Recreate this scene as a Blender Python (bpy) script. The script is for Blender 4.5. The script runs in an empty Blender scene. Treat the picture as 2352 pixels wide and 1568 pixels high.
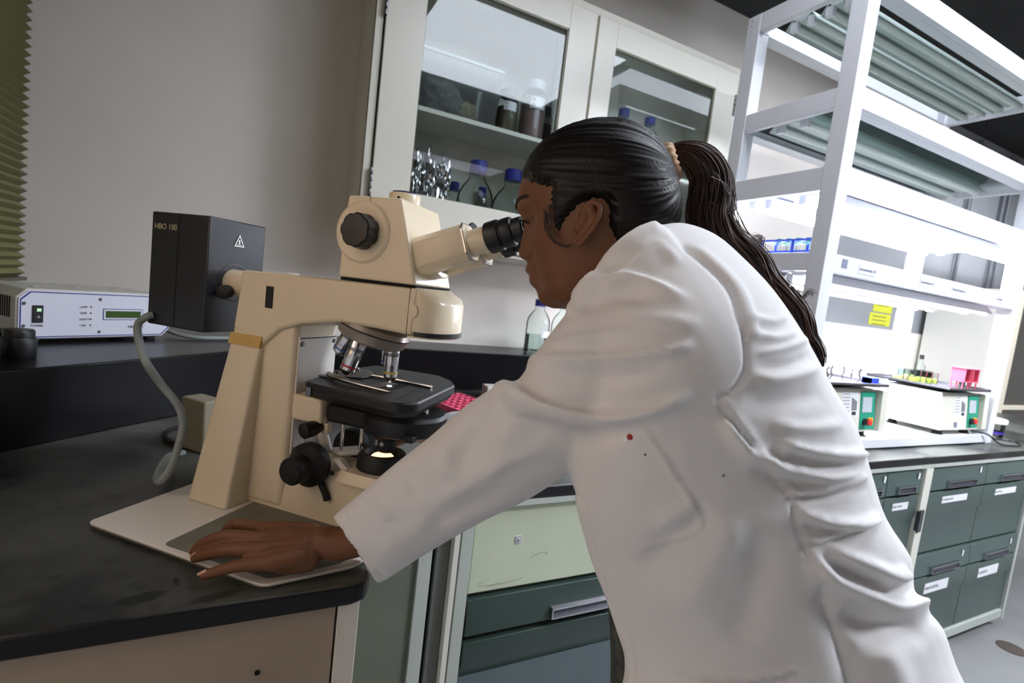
import bpy, bmesh, math, random
import numpy as np
from mathutils import Vector, Matrix, Quaternion
random.seed(7)
SC = bpy.context.scene
COL = SC.collection
PI = math.pi
R = math.radians

# ------------------------------------------------------------------ camera
CAM = Vector((0.0, 0.0, 1.36))
YAW, PITCH, ROLL = R(26.97), R(5.24), R(-6.75)
FPX = 1176.0
_F = Vector((math.sin(YAW)*math.cos(PITCH), math.cos(YAW)*math.cos(PITCH), -math.sin(PITCH)))
_r = Vector((math.cos(YAW), -math.sin(YAW), 0.0))
_d = -(_r.cross(_F))
CR = _r*math.cos(ROLL) + _d*math.sin(ROLL)
CD = -_r*math.sin(ROLL) + _d*math.cos(ROLL)
cam_data = bpy.data.cameras.new('camera')
cam = bpy.data.objects.new('camera', cam_data); COL.objects.link(cam)
cam.matrix_world = Matrix(((CR.x, -CD.x, -_F.x, CAM.x), (CR.y, -CD.y, -_F.y, CAM.y), (CR.z, -CD.z, -_F.z, CAM.z), (0, 0, 0, 1)))
cam_data.sensor_width = 36.0; cam_data.lens = 18.0
cam_data.clip_start = 0.02; cam_data.clip_end = 60
cam_data.dof.use_dof = True; cam_data.dof.focus_distance = 0.80; cam_data.dof.aperture_fstop = 5.6
SC.camera = cam

# ------------------------------------------------------------------ light of the room
world = bpy.data.worlds.new('world'); SC.world = world; world.use_nodes = True
bg = world.node_tree.nodes['Background']
bg.inputs[0].default_value = (0.60, 0.46, 0.36, 1); bg.inputs[1].default_value = 0.02
SC.view_settings.view_transform = 'Standard'; SC.view_settings.look = 'None'
SC.view_settings.gamma = 1.0; SC.view_settings.exposure = 1.36
SC.view_settings.use_curve_mapping = False

def area_light(name, loc, aim, size, size_y, power, color):
    l = bpy.data.lights.new(name, 'AREA'); l.shape = 'RECTANGLE'; l.size = size; l.size_y = size_y
    l.energy = power; l.color = color
    o = bpy.data.objects.new(name, l); COL.objects.link(o); o.location = loc
    o.rotation_euler = (Vector(aim) - Vector(loc)).to_track_quat('-Z', 'Y').to_euler()
    return o
# warm evening fill added at the left wall to light the microscope's side
area_light('added_evening_fill', (-0.745, 0.45, 1.62), (0.2, 0.8, 1.15), 0.8, 0.8, 1.3, (1.0, 0.73, 0.50))

# ------------------------------------------------------------------ pixels to points (used for measured points with a known depth or plane)
def at(x, y, t):
    return CAM + (CR*((x-1176)/FPX) + CD*((y-784)/FPX) + _F)*t
def pz(x, y, z):
    d = ray(x, y); return CAM + d*((z-CAM.z)/d.z)
def ray(x, y):
    return CR*((x-1176)/FPX) + CD*((y-784)/FPX) + _F
def proj(p):
    v = Vector(p) - CAM; z = v.dot(_F)
    return 1176 + FPX*v.dot(CR)/z, 784 + FPX*v.dot(CD)/z, z

# ------------------------------------------------------------------ materials
def s2l(c):
    c = c/255.0
    return c/12.92 if c <= 0.04045 else ((c+0.055)/1.055)**2.4
def rgb(r, g, b): return (s2l(r), s2l(g), s2l(b), 1)
MATS = {}
def mat(name, col, rough=0.5, metal=0.0, noise=0.0, nscale=8.0, bump=0.0, bscale=60.0, emit=None, estr=0.0,
        spec=0.5, sss=0.0, coat=0.0, trans=0.0, ior=1.45, alpha=1.0, sheen=0.0):
    if name in MATS: return MATS[name]
    m = bpy.data.materials.new(name); m.use_nodes = True
    nt = m.node_tree; b = nt.nodes['Principled BSDF']
    b.inputs['Base Color'].default_value = col
    b.inputs['Roughness'].default_value = rough; b.inputs['Metallic'].default_value = metal
    b.inputs['Specular IOR Level'].default_value = spec
    b.inputs['IOR'].default_value = ior
    b.inputs['Transmission Weight'].default_value = trans
    b.inputs['Coat Weight'].default_value = coat
    b.inputs['Sheen Weight'].default_value = sheen
    b.inputs['Alpha'].default_value = alpha
    if sss:
        b.inputs['Subsurface Weight'].default_value = sss
        b.inputs['Subsurface Radius'].default_value = (0.012, 0.005, 0.003)
        b.inputs['Subsurface Scale'].default_value = 0.6
    if emit:
        b.inputs['Emission Color'].default_value = emit; b.inputs['Emission Strength'].default_value = estr
    if noise or bump:
        tc = nt.nodes.new('ShaderNodeTexCoord')
    if noise:
        n = nt.nodes.new('ShaderNodeTexNoise'); n.inputs['Scale'].default_value = nscale; n.inputs['Detail'].default_value = 6
        nt.links.new(tc.outputs['Object'], n.inputs['Vector'])
        rmp = nt.nodes.new('ShaderNodeMapRange'); rmp.inputs[1].default_value = 0.3; rmp.inputs[2].default_value = 0.7
        rmp.inputs[3].default_value = 1-noise; rmp.inputs[4].default_value = 1+noise
        nt.links.new(n.outputs['Fac'], rmp.inputs[0])
        mx = nt.nodes.new('ShaderNodeMix'); mx.data_type = 'RGBA'; mx.blend_type = 'MULTIPLY'; mx.inputs[0].default_value = 1
        mx.inputs[6].default_value = col; nt.links.new(rmp.outputs[0], mx.inputs[7])
        nt.links.new(mx.outputs[2], b.inputs['Base Color'])
    if bump:
        n2 = nt.nodes.new('ShaderNodeTexNoise'); n2.inputs['Scale'].default_value = bscale; n2.inputs['Detail'].default_value = 4
        nt.links.new(tc.outputs['Object'], n2.inputs['Vector'])
        bm = nt.nodes.new('ShaderNodeBump'); bm.inputs['Strength'].default_value = bump; bm.inputs['Distance'].default_value = 0.002
        nt.links.new(n2.outputs['Fac'], bm.inputs['Height']); nt.links.new(bm.outputs[0], b.inputs['Normal'])
    MATS[name] = m
    return m
def glass_mat(name, col=(0.9, 0.96, 0.95, 1), tint=0.9, gloss=0.12, rough=0.0, fior=1.45):
    """thin clear pane: mostly transparent, with a mirror share by fresnel"""
    if name in MATS: return MATS[name]
    m = bpy.data.materials.new(name); m.use_nodes = True; nt = m.node_tree
    for n in list(nt.nodes): nt.nodes.remove(n)
    out = nt.nodes.new('ShaderNodeOutputMaterial'); mx = nt.nodes.new('ShaderNodeMixShader')
    tr = nt.nodes.new('ShaderNodeBsdfTransparent'); gl = nt.nodes.new('ShaderNodeBsdfGlossy'); fr = nt.nodes.new('ShaderNodeFresnel')
    tr.inputs[0].default_value = col; gl.inputs['Roughness'].default_value = rough; fr.inputs[0].default_value = fior
    ad = nt.nodes.new('ShaderNodeMath'); ad.operation = 'ADD'; ad.inputs[1].default_value = gloss
    nt.links.new(fr.outputs[0], ad.inputs[0]); nt.links.new(ad.outputs[0], mx.inputs[0])
    nt.links.new(tr.outputs[0], mx.inputs[1]); nt.links.new(gl.outputs[0], mx.inputs[2]); nt.links.new(mx.outputs[0], out.inputs[0])
    MATS[name] = m
    return m
def emis(name, col, strength):
    if name in MATS: return MATS[name]
    m = bpy.data.materials.new(name); m.use_nodes = True; nt = m.node_tree
    b = nt.nodes['Principled BSDF']; b.inputs['Base Color'].default_value = (0.8, 0.8, 0.8, 1)
    b.inputs['Emission Color'].default_value = col; b.inputs['Emission Strength'].default_value = strength
    MATS[name] = m
    return m

# ------------------------------------------------------------------ mesh collector
class MB:
    def __init__(s): s.v = []; s.f = []
    def add(s, vs, fs):
        n = len(s.v); s.v += [tuple(v) for v in vs]; s.f += [tuple(i+n for i in f) for f in fs]; return s
    def box(s, x0, x1, y0, y1, z0, z1):
        return s.add([(x0,y0,z0),(x1,y0,z0),(x1,y1,z0),(x0,y1,z0),(x0,y0,z1),(x1,y0,z1),(x1,y1,z1),(x0,y1,z1)],
                     [(0,3,2,1),(4,5,6,7),(0,1,5,4),(1,2,6,5),(2,3,7,6),(3,0,4,7)])
    def obox(s, c, ax, ay, az):
        """box about c with half-vectors ax, ay, az"""
        c, ax, ay, az = map(Vector, (c, ax, ay, az))
        vs = [c + ax*i + ay*j + az*k for k in (-1, 1) for (i, j) in ((-1,-1),(1,-1),(1,1),(-1,1))]
        return s.add(vs, [(0,3,2,1),(4,5,6,7),(0,1,5,4),(1,2,6,5),(2,3,7,6),(3,0,4,7)])
    def prism(s, pts, d0, d1, axis='z'):
        """extrude a 2D outline; axis names the extrusion direction: z (x,y), y (x,z), x (y,z)"""
        n = len(pts)
        def mk(p, d):
            return (p[0], p[1], d) if axis == 'z' else ((p[0], d, p[1]) if axis == 'y' else (d, p[0], p[1]))
        vs = [mk(p, d0) for p in pts] + [mk(p, d1) for p in pts]
        fs = [tuple(range(n))[::-1], tuple(range(n, 2*n))] + [(i, (i+1) % n, n+(i+1) % n, n+i) for i in range(n)]
        return s.add(vs, fs)
    def ring(s, pts_list, cap=True, closed=True):
        """loft through rings of equal length"""
        n = len(pts_list[0]); vs = [p for r in pts_list for p in r]; fs = []
        for k in range(len(pts_list)-1):
            for i in range(n if closed else n-1):
                j = (i+1) % n
                fs.append((k*n+i, k*n+j, (k+1)*n+j, (k+1)*n+i))
        if cap:
            fs.append(tuple(range(n))[::-1]); fs.append(tuple(range((len(pts_list)-1)*n, len(pts_list)*n)))
        return s.add(vs, fs)
    def lathe(s, prof, c=(0,0,0), ax=(0,0,1), n=32, cap=True):
        """prof: (radius, height) pairs along axis ax from point c"""
        c = Vector(c); ax = Vector(ax).normalized()
        q = ax.to_track_quat('Z', 'Y'); ux = q @ Vector((1,0,0)); uy = q @ Vector((0,1,0))
        rings = [[c + ax*h + ux*(r*math.cos(2*PI*i/n)) + uy*(r*math.sin(2*PI*i/n)) for i in range(n)] for r, h in prof]
        return s.ring(rings, cap)
    def cyl(s, a, b, r, n=20, r2=None):
        a = Vector(a); b = Vector(b); return s.lathe([(r, 0), (r2 if r2 is not None else r, (b-a).length)], a, b-a, n)
    def tube(s, pts, rad, n=10, sub=6, flat=None):
        P = smooth_path(pts, sub) if sub else [Vector(p) for p in pts]
        m = len(P); rr = rad if callable(rad) else (lambda u: rad)
        t0 = (P[1]-P[0]).normalized(); up = Vector((0,0,1)) if abs(t0.z) < 0.9 else Vector((1,0,0))
        nx = t0.cross(up).normalized(); rings = []
        for i in range(m):
            t = (P[min(i+1, m-1)]-P[max(i-1, 0)]).normalized()
            nx = (nx - t*nx.dot(t)).normalized(); ny = t.cross(nx); r = rr(i/(m-1))
            rings.append([P[i] + nx*(r*math.cos(2*PI*k/n)) + ny*(r*math.sin(2*PI*k/n)) for k in range(n)])
        return s.ring(rings)
    def build(s, name, material, parent=None, world=False, smooth=False, bevel=0.0, seg=2, label=None, auto=40, matrix=None):
        me = bpy.data.meshes.new(name)
        vs = s.v
        if matrix is not None: vs = [matrix @ Vector(v) for v in vs]
        if parent is not None and world:
            inv = parent_matrix(parent).inverted(); vs = [inv @ Vector(v) for v in vs]
        me.from_pydata([tuple(v) for v in vs], [], s.f); me.update()
        bm = bmesh.new(); bm.from_mesh(me); bmesh.ops.recalc_face_normals(bm, faces=bm.faces); bm.to_mesh(me); bm.free()
        if material is not None: me.materials.append(material)
        o = bpy.data.objects.new(name, me); COL.objects.link(o)
        if parent is not None: o.parent = parent
        if bevel:
            b = o.modifiers.new('bevel', 'BEVEL'); b.width = bevel; b.segments = seg; b.limit_method = 'ANGLE'; b.angle_limit = R(35)
        if smooth or bevel:
            shade(me, auto)
        if label: o['label'] = label
        return o
def shade(me, auto=40):
    for p in me.polygons: p.use_smooth = True
    try: me.set_sharp_from_angle(angle=R(auto))
    except Exception: pass
def smooth_path(pts, sub=6):
    P = [Vector(p) for p in pts]
    if len(P) < 3: return [P[0].lerp(P[-1], i/sub) for i in range(sub+1)]
    out = []
    for i in range(len(P)-1):
        p0 = P[max(i-1, 0)]; p1 = P[i]; p2 = P[i+1]; p3 = P[min(i+2, len(P)-1)]
        for k in range(sub):
            t = k/sub
            out.append(0.5*((2*p1) + (p2-p0)*t + (2*p0-5*p1+4*p2-p3)*t*t + (3*p1-3*p2+p3-p0)*t**3))
    out.append(P[-1])
    return out
def parent_matrix(o):
    m = Matrix.LocRotScale(o.location, o.rotation_euler, None)
    while o.parent is not None:
        o = o.parent; m = Matrix.LocRotScale(o.location, o.rotation_euler, None) @ m
    return m
def thing(name, label, cat, loc=(0,0,0), rotz=0.0, group=None, kind=None):
    o = bpy.data.objects.new(name, None); COL.objects.link(o); o.empty_display_size = 0.05
    o.location = loc; o.rotation_euler = (0, 0, rotz); o['label'] = label; o['category'] = cat
    if group: o['group'] = group
    if kind: o['kind'] = kind
    return o
def tag(o, label, cat, group=None, kind=None):
    o['label'] = label; o['category'] = cat
    if group: o['group'] = group
    if kind: o['kind'] = kind
    return o
def setorigin(o, loc):
    """move a top-level mesh's origin to loc, keeping its points"""
    loc = Vector(loc); o.data.transform(Matrix.Translation(-loc)); o.location = loc; return o
def struct(o, label, cat):
    o['kind'] = 'structure'; o['label'] = label; o['category'] = cat; return o
def text(name, body, size, material, parent, M, align='LEFT', depth=0.0003, label=None):
    """flat raised lettering; M places its plane (x right, y up) in world space"""
    cu = bpy.data.curves.new(name, 'FONT'); cu.body = body; cu.size = size; cu.align_x = align; cu.extrude = depth; cu.resolution_u = 3
    t = bpy.data.objects.new(name, cu); COL.objects.link(t)
    dg = bpy.context.evaluated_depsgraph_get()
    me = bpy.data.meshes.new_from_object(t.evaluated_get(dg))
    COL.objects.unlink(t); bpy.data.objects.remove(t)
    m2 = (parent_matrix(parent).inverted() @ M) if parent is not None else M
    me.transform(m2); me.materials.clear(); me.materials.append(material)
    o = bpy.data.objects.new(name, me); COL.objects.link(o)
    if parent is not None: o.parent = parent
    if label: o['label'] = label
    return o
def frame(origin, xdir, ydir):
    x = Vector(xdir).normalized(); y = Vector(ydir); y = (y - x*y.dot(x)).normalized(); z = x.cross(y)
    o = Vector(origin)
    return Matrix(((x.x, y.x, z.x, o.x), (x.y, y.y, z.y, o.y), (x.z, y.z, z.z, o.z), (0,0,0,1)))
def dup(root, loc, rotz=None, label=None, group=None):
    r = root.copy(); COL.objects.link(r); r.location = loc
    if rotz is not None: r.rotation_euler = (0, 0, rotz)
    if label: r['label'] = label
    if group: r['group'] = group
    for ch in list(root.children):
        c = ch.copy(); COL.objects.link(c); c.parent = r
        for g in list(ch.children):
            d = g.copy(); COL.objects.link(d); d.parent = c
    return r

ORD = ('first', 'second', 'third', 'fourth', 'fifth', 'sixth', 'seventh', 'eighth', 'ninth', 'tenth', 'eleventh', 'twelfth')
# ================================================================== materials of the place
M_wall = mat('wall_paint', rgb(222, 215, 207), 0.7, noise=0.03, nscale=3, bump=0.12, bscale=120)
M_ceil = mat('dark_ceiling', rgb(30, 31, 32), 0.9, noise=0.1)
M_floor = mat('concrete_floor', rgb(126, 126, 126), 0.45, noise=0.10, nscale=4, bump=0.1)
M_cab = mat('cream_enamel', rgb(214, 212, 200), 0.28, noise=0.02, nscale=2)
M_cabin = mat('cabinet_inside', rgb(190, 190, 184), 0.5)
M_green = mat('green_enamel', rgb(74, 90, 86), 0.38, noise=0.05, nscale=5)
M_dgreen = mat('dark_green_enamel', rgb(50, 66, 60), 0.32, noise=0.06, nscale=5)
M_ggrey = mat('grey_green_panel', rgb(104, 110, 96), 0.45, noise=0.05)
M_pink = mat('beige_panel', rgb(160, 142, 124), 0.5, noise=0.04)
M_creamp = mat('pale_green_panel', rgb(190, 198, 172), 0.35, noise=0.03)
M_rail = mat('pale_grey_rail', rgb(176, 182, 174), 0.4, noise=0.04)
M_chrome = mat('chrome', rgb(200, 200, 205), 0.18, 1.0)
M_black = mat('black_plastic', rgb(24, 24, 26), 0.38)
M_blackm = mat('matte_black', rgb(13, 13, 14), 0.6)
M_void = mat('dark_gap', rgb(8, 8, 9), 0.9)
M_paper = mat('paper_label', rgb(225, 225, 228), 0.6)
M_ink = mat('ink', rgb(30, 32, 40), 0.6)
M_rack = mat('white_frame_paint', rgb(222, 224, 230), 0.35, noise=0.02)
M_pane = glass_mat('pane_glass', (0.93, 0.96, 0.96, 1), gloss=0.030, fior=1.25)
M_screw = mat('steel_screw', rgb(120, 120, 124), 0.3, 1.0)

def worktop_material():
    """black epoxy bench top with grey wear, dust and darker stains"""
    m = bpy.data.materials.new('black_epoxy_top'); m.use_nodes = True; nt = m.node_tree; b = nt.nodes['Principled BSDF']
    tc = nt.nodes.new('ShaderNodeTexCoord')
    def noise(sc, det=6):
        n = nt.nodes.new('ShaderNodeTexNoise'); n.inputs['Scale'].default_value = sc; n.inputs['Detail'].default_value = det
        nt.links.new(tc.outputs['Object'], n.inputs['Vector']); return n
    n1 = noise(3.2); n2 = noise(28)
    cr = nt.nodes.new('ShaderNodeValToRGB'); e = cr.color_ramp.elements
    e[0].position = 0.34; e[0].color = rgb(30, 31, 31); e[1].position = 0.62; e[1].color = rgb(90, 91, 85)
    nt.links.new(n1.outputs['Fac'], cr.inputs[0])
    cr2 = nt.nodes.new('ShaderNodeValToRGB'); e = cr2.color_ramp.elements
    e[0].position = 0.28; e[0].color = (0.45, 0.45, 0.47, 1); e[1].position = 0.45; e[1].color = (1, 1, 1, 1)
    nt.links.new(n2.outputs['Fac'], cr2.inputs[0])
    mx = nt.nodes.new('ShaderNodeMix'); mx.data_type = 'RGBA'; mx.blend_type = 'MULTIPLY'; mx.inputs[0].default_value = 0.8
    nt.links.new(cr.outputs[0], mx.inputs[6]); nt.links.new(cr2.outputs[0], mx.inputs[7])
    # ring stains near the front edge
    last = mx.outputs[2]
    for (sx, sy, rx, ry, k) in ((-0.107, 0.746, 0.030, 0.012, 0.25), (-0.165, 0.744, 0.008, 0.005, 0.3), (-0.150, 0.742, 0.005, 0.003, 0.4), (-0.213, 0.825, 0.007, 0.005, 0.35), (-0.071, 0.776, 0.004, 0.011, 0.25), (-0.02, 0.727, 0.035, 0.008, 0.5)):
        mp = nt.nodes.new('ShaderNodeMapping'); mp.vector_type = 'TEXTURE'
        mp.inputs['Location'].default_value = (sx, sy, 0.92); mp.inputs['Scale'].default_value = (rx, ry, 1.0)
        mp.inputs['Rotation'].default_value = (0, 0, R(12))
        nt.links.new(tc.outputs['Object'], mp.inputs['Vector'])
        wv = nt.nodes.new('ShaderNodeTexNoise'); wv.inputs['Scale'].default_value = 2.0; nt.links.new(mp.outputs[0], wv.inputs['Vector'])
        ln = nt.nodes.new('ShaderNodeVectorMath'); ln.operation = 'LENGTH'; nt.links.new(mp.outputs[0], ln.inputs[0])
        ad = nt.nodes.new('ShaderNodeMath'); ad.operation = 'ADD'; nt.links.new(ln.outputs['Value'], ad.inputs[0]); nt.links.new(wv.outputs['Fac'], ad.inputs[1])
        rm = nt.nodes.new('ShaderNodeMapRange'); rm.inputs[1].default_value = 1.35; rm.inputs[2].default_value = 1.55; rm.inputs[3].default_value = k; rm.inputs[4].default_value = 1.0
        nt.links.new(ad.outputs[0], rm.inputs[0])
        m2 = nt.nodes.new('ShaderNodeMix'); m2.data_type = 'RGBA'; m2.blend_type = 'MULTIPLY'; m2.inputs[0].default_value = 1
        nt.links.new(last, m2.inputs[6]); nt.links.new(rm.outputs[0], m2.inputs[7]); last = m2.outputs[2]
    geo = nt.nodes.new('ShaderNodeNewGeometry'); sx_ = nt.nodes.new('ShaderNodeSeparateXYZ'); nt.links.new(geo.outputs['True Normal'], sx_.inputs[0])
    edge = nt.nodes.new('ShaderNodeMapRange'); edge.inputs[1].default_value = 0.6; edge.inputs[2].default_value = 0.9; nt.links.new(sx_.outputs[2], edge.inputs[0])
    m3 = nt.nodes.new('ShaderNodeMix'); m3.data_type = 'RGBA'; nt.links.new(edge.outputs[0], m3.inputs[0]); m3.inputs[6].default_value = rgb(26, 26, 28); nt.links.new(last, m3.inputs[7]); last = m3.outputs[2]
    nt.links.new(last, b.inputs['Base Color'])
    b.inputs['Roughness'].default_value = 0.34; b.inputs['Specular IOR Level'].default_value = 0.30
    rr = nt.nodes.new('ShaderNodeMapRange'); rr.inputs[1].default_value = 0.3; rr.inputs[2].default_value = 0.7; rr.inputs[3].default_value = 0.26; rr.inputs[4].default_value = 0.5
    nt.links.new(n1.outputs['Fac'], rr.inputs[0]); nt.links.new(rr.outputs[0], b.inputs['Roughness'])
    return m
M_top = worktop_material()
M_ledge = mat('black_epoxy_ledge', rgb(15, 15, 17), 0.30, noise=0.12, nscale=4, spec=0.22)

# ================================================================== room shell
YW = 2.342; XW = -0.76; XR = 7.6; ZC = 3.15; YF = -3.2
struct(MB().box(XW-0.1, XR, YF, YW+0.1, -0.05, 0.0).build('floor', M_floor), 'pale grey concrete laboratory floor, seen at the lower right', 'floor')
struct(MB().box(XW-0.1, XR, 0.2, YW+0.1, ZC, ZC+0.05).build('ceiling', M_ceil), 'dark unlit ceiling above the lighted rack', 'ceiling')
struct(MB().box(XW-0.1, 3.6, YW, YW+0.1, 0.0, ZC).build('wall_back', M_wall), 'pale grey painted wall behind the microscope and glass cabinet', 'wall')
# the far stretch of the back wall, cream below and grey above
wb = MB().box(3.6, XR, YW, YW+0.1, 1.43, ZC).build('wall_far', mat('grey_wall', rgb(150, 152, 156), 0.6, noise=0.03))
struct(wb, 'grey upper wall seen through the lighted rack', 'wall')
struct(MB().box(3.6, XR, YW-0.02, YW+0.1, 0.0, 1.43).build('trim_1', mat('cream_wainscot', rgb(240, 236, 226), 0.5)), 'cream lower half of the far wall behind the rack', 'wall panel')
# left wall with its window
wl = MB(); wy0, wy1, wz0, wz1 = 1.05, 2.24, 1.27, 2.60
wl.box(XW-0.1, XW, YF, -0.10, 0, ZC).box(XW-0.1, XW, -0.10, 0.98, 0, 1.18).box(XW-0.1, XW, -0.10, 0.98, 2.08, ZC).box(XW-0.1, XW, 0.98, wy0, 0, ZC).box(XW-0.1, XW, wy1, YW, 0, ZC).box(XW-0.1, XW, wy0, wy1, 0, wz0).box(XW-0.1, XW, wy0, wy1, wz1, ZC)
struct(wl.build('wall_left', M_wall), 'left wall carrying the window with the pleated blind', 'wall')
wn = MB().box(XW-0.08, XW-0.03, wy0, wy0+0.04, wz0, wz1).box(XW-0.08, XW-0.03, wy1-0.04, wy1, wz0, wz1).box(XW-0.08, XW-0.03, wy0+.04, wy1-.04, wz0, wz0+0.04).box(XW-0.08, XW-0.03, wy0+.04, wy1-.04, wz1-0.04, wz1).box(XW-0.075, XW-0.035, 1.62, 1.66, wz0+.04, wz1-.04)
wno = struct(wn.build('window_1', mat('window_frame_paint', rgb(190, 180, 170), 0.4), bevel=0.003), 'window frame behind the pleated blind at the far left', 'window')
g = MB().box(XW-0.058, XW-0.052, wy0+.04, wy1-.04, wz0+.04, wz1-.04).build('pane', glass_mat('window_glass', (0.95, 0.9, 0.88, 1)), wno)
struct(MB().box(XR, XR+0.1, YF, YW, 0, ZC).build('wall_right', M_wall), 'far right wall of the laboratory', 'wall')
w2 = MB().box(XW-0.08, XW-0.03, -0.10, -0.06, 1.18, 2.08).box(XW-0.08, XW-0.03, 0.94, 0.98, 1.18, 2.08).box(XW-0.08, XW-0.03, -0.06, 0.94, 1.18, 1.22).box(XW-0.08, XW-0.03, -0.06, 0.94, 2.04, 2.08)  # unseen window, added to frame the warm fill light
w2o = struct(w2.build('added_window', mat('window_frame_paint', rgb(190, 180, 170), 0.4), bevel=0.003), 'unseen window added in the left wall around the warm fill light', 'window')
MB().box(XW-0.058, XW-0.052, -0.06, 0.94, 1.22, 2.04).build('pane', glass_mat('window_glass', (0.95, 0.9, 0.88, 1)), w2o)
# evening light outside the window
area_light('evening_sky_light', (XW-0.5, 1.7, 2.0), (XW, 1.7, 1.9), 1.3, 1.4, 5, (1.0, 0.50, 0.36))

# pleated blind
bl = thing('pleated_blind', 'olive green pleated window blind at the far left edge', 'blind', (-0.715, 1.655, 1.225))
M_blind = mat('blind_fabric', rgb(128, 124, 84), 0.7, noise=0.05, nscale=30)
_nt = M_blind.node_tree; _b = _nt.nodes['Principled BSDF']; _b.inputs['Subsurface Weight'].default_value = 0.0
m = MB(); n = 104; zt = 1.42; rows = []
for i in range(n+1):
    z = zt*i/n; x = 0.012 if i % 2 else -0.008
    rows.append([(x, -0.62, z), (x, 0.655, z)])
vs = [p for r in rows for p in r]; fs = [(2*i, 2*i+1, 2*i+3, 2*i+2) for i in range(n)]
m.add(vs, fs)
o = m.build('pleated_fabric', M_blind, bl)
so = o.modifiers.new('thick', 'SOLIDIFY'); so.thickness = 0.0012
MB().box(-0.014, 0.018, -0.62, 0.655, -0.012, 0.0).build('bottom_rail', mat('blind_rail', rgb(96, 92, 74), 0.5), bl, bevel=0.002)
MB().box(-0.02, 0.022, -0.63, 0.662, zt, zt+0.03).build('head_rail', mat('blind_rail', rgb(96, 92, 74), 0.5), bl, bevel=0.002)
MB().tube([(0.022, 0.36, zt), (0.024, 0.36, 0.9), (0.022, 0.355, 0.4)], 0.0012, 6, 4).build('pull_cord', M_blackm, bl)

# ================================================================== bench
WT = 0.92
poly = [(XW+.001, 0.705), (0.15, 0.705), (0.171, 0.713), (0.181, 0.735), (0.183, 0.985), (0.19, 0.997), (4.9, 0.997), (4.9, YW-.001), (0.0, YW-.001), (XW+.001, YW-.001)]
wt = MB().prism(poly, WT-0.030, WT).build('worktop', M_top, bevel=0.004)
tag(setorigin(wt, (0, 1.4, WT-0.03)), 'black epoxy bench worktop running under the microscope to the lighted rack', 'worktop')
wt.data.transform(Matrix.Identity(4))
# keep stain coordinates in world metres
for nd in M_top.node_tree.nodes:
    if nd.type == 'MAPPING':
        l = nd.inputs['Location'].default_value; nd.inputs['Location'].default_value = (l[0], l[1]-1.4, 0.03)
# raised ledge at the back: straight along the wall and slanting across the corner
ZL = 1.089
lp = [(0.236, 2.056), (1.64, 2.056), (1.64, YW-.002), (XW+.002, YW-.002), (XW+.002, 1.02)]
ld = MB().prism(lp, WT, ZL).build('reagent_ledge', M_ledge, bevel=0.003)
tag(setorigin(ld, (0, 2.2, WT)), 'raised black ledge along the back of the bench and across the corner', 'ledge')

# ---- base units
# left end unit with beige front panel
u = thing('end_cabinet', 'beige-fronted cabinet under the near left end of the bench', 'cabinet', (-0.3, 0.86, 0))
MB().box(-0.755, 0.134, 0.735, 1.85, 0.0, 0.889).build('body', M_rail, u, world=True)
MB().box(-0.755, 0.132, 0.716, 0.734, 0.06, 0.887).build('front_panel', M_pink, u, world=True, bevel=0.001)
MB().box(0.135, 0.165, 0.714, 0.985, 0.0, 0.889).build('edge_post', mat('pale_strip', rgb(206, 200, 188), 0.4), u, world=True, bevel=0.0015)
MB().lathe([(0.0035, 0), (0.0035, 0.002)], (0.035, 0.716, 0.807), (0, -1, 0), 16).build('screw_hole', M_void, u, world=True)
# recessed grey green panel with steel uprights
u = thing('recess_panel', 'grey green filler panel with uprights beside the pale green panel', 'panel', (0.27, 1.1, 0))
MB().box(0.168, 0.352, 1.020, 1.04, 0.0, 0.874).build('panel', M_ggrey, u, world=True)
MB().box(0.352, 0.382, 1.012, 1.04, 0.0, 0.874).build('upright', M_rail, u, world=True, bevel=0.001)
MB().box(0.386, 0.4, 1.035, 1.05, 0.0, 0.874).build('gap', M_void, u, world=True)
MB().box(0.396, 0.425, 1.022, 1.05, 0.0, 0.874).build('upright', mat('dull_rail', rgb(110, 112, 106), 0.5, noise=.1), u, world=True)
MB().box(0.428, 0.441, 1.004, 1.05, 0.0, 0.874).build('upright', M_cab, u, world=True, bevel=0.001)
MB().box(0.446, 0.474, 1.006, 1.05, 0.0, 0.874).build('upright', M_rail, u, world=True, bevel=0.001)
# front rail under the worktop
MB().box(0.17, 3.40, 1.004, 1.02, 0.862, 0.889)
rail = MB().box(0.20, 3.43, 0.999, 1.012, 0.874, 0.8895).build('bench_rail', M_rail, bevel=0.001)
tag(setorigin(rail, (1.8, 1.005, 0.874)), 'thin pale metal rail running under the bench worktop', 'rail')

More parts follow.
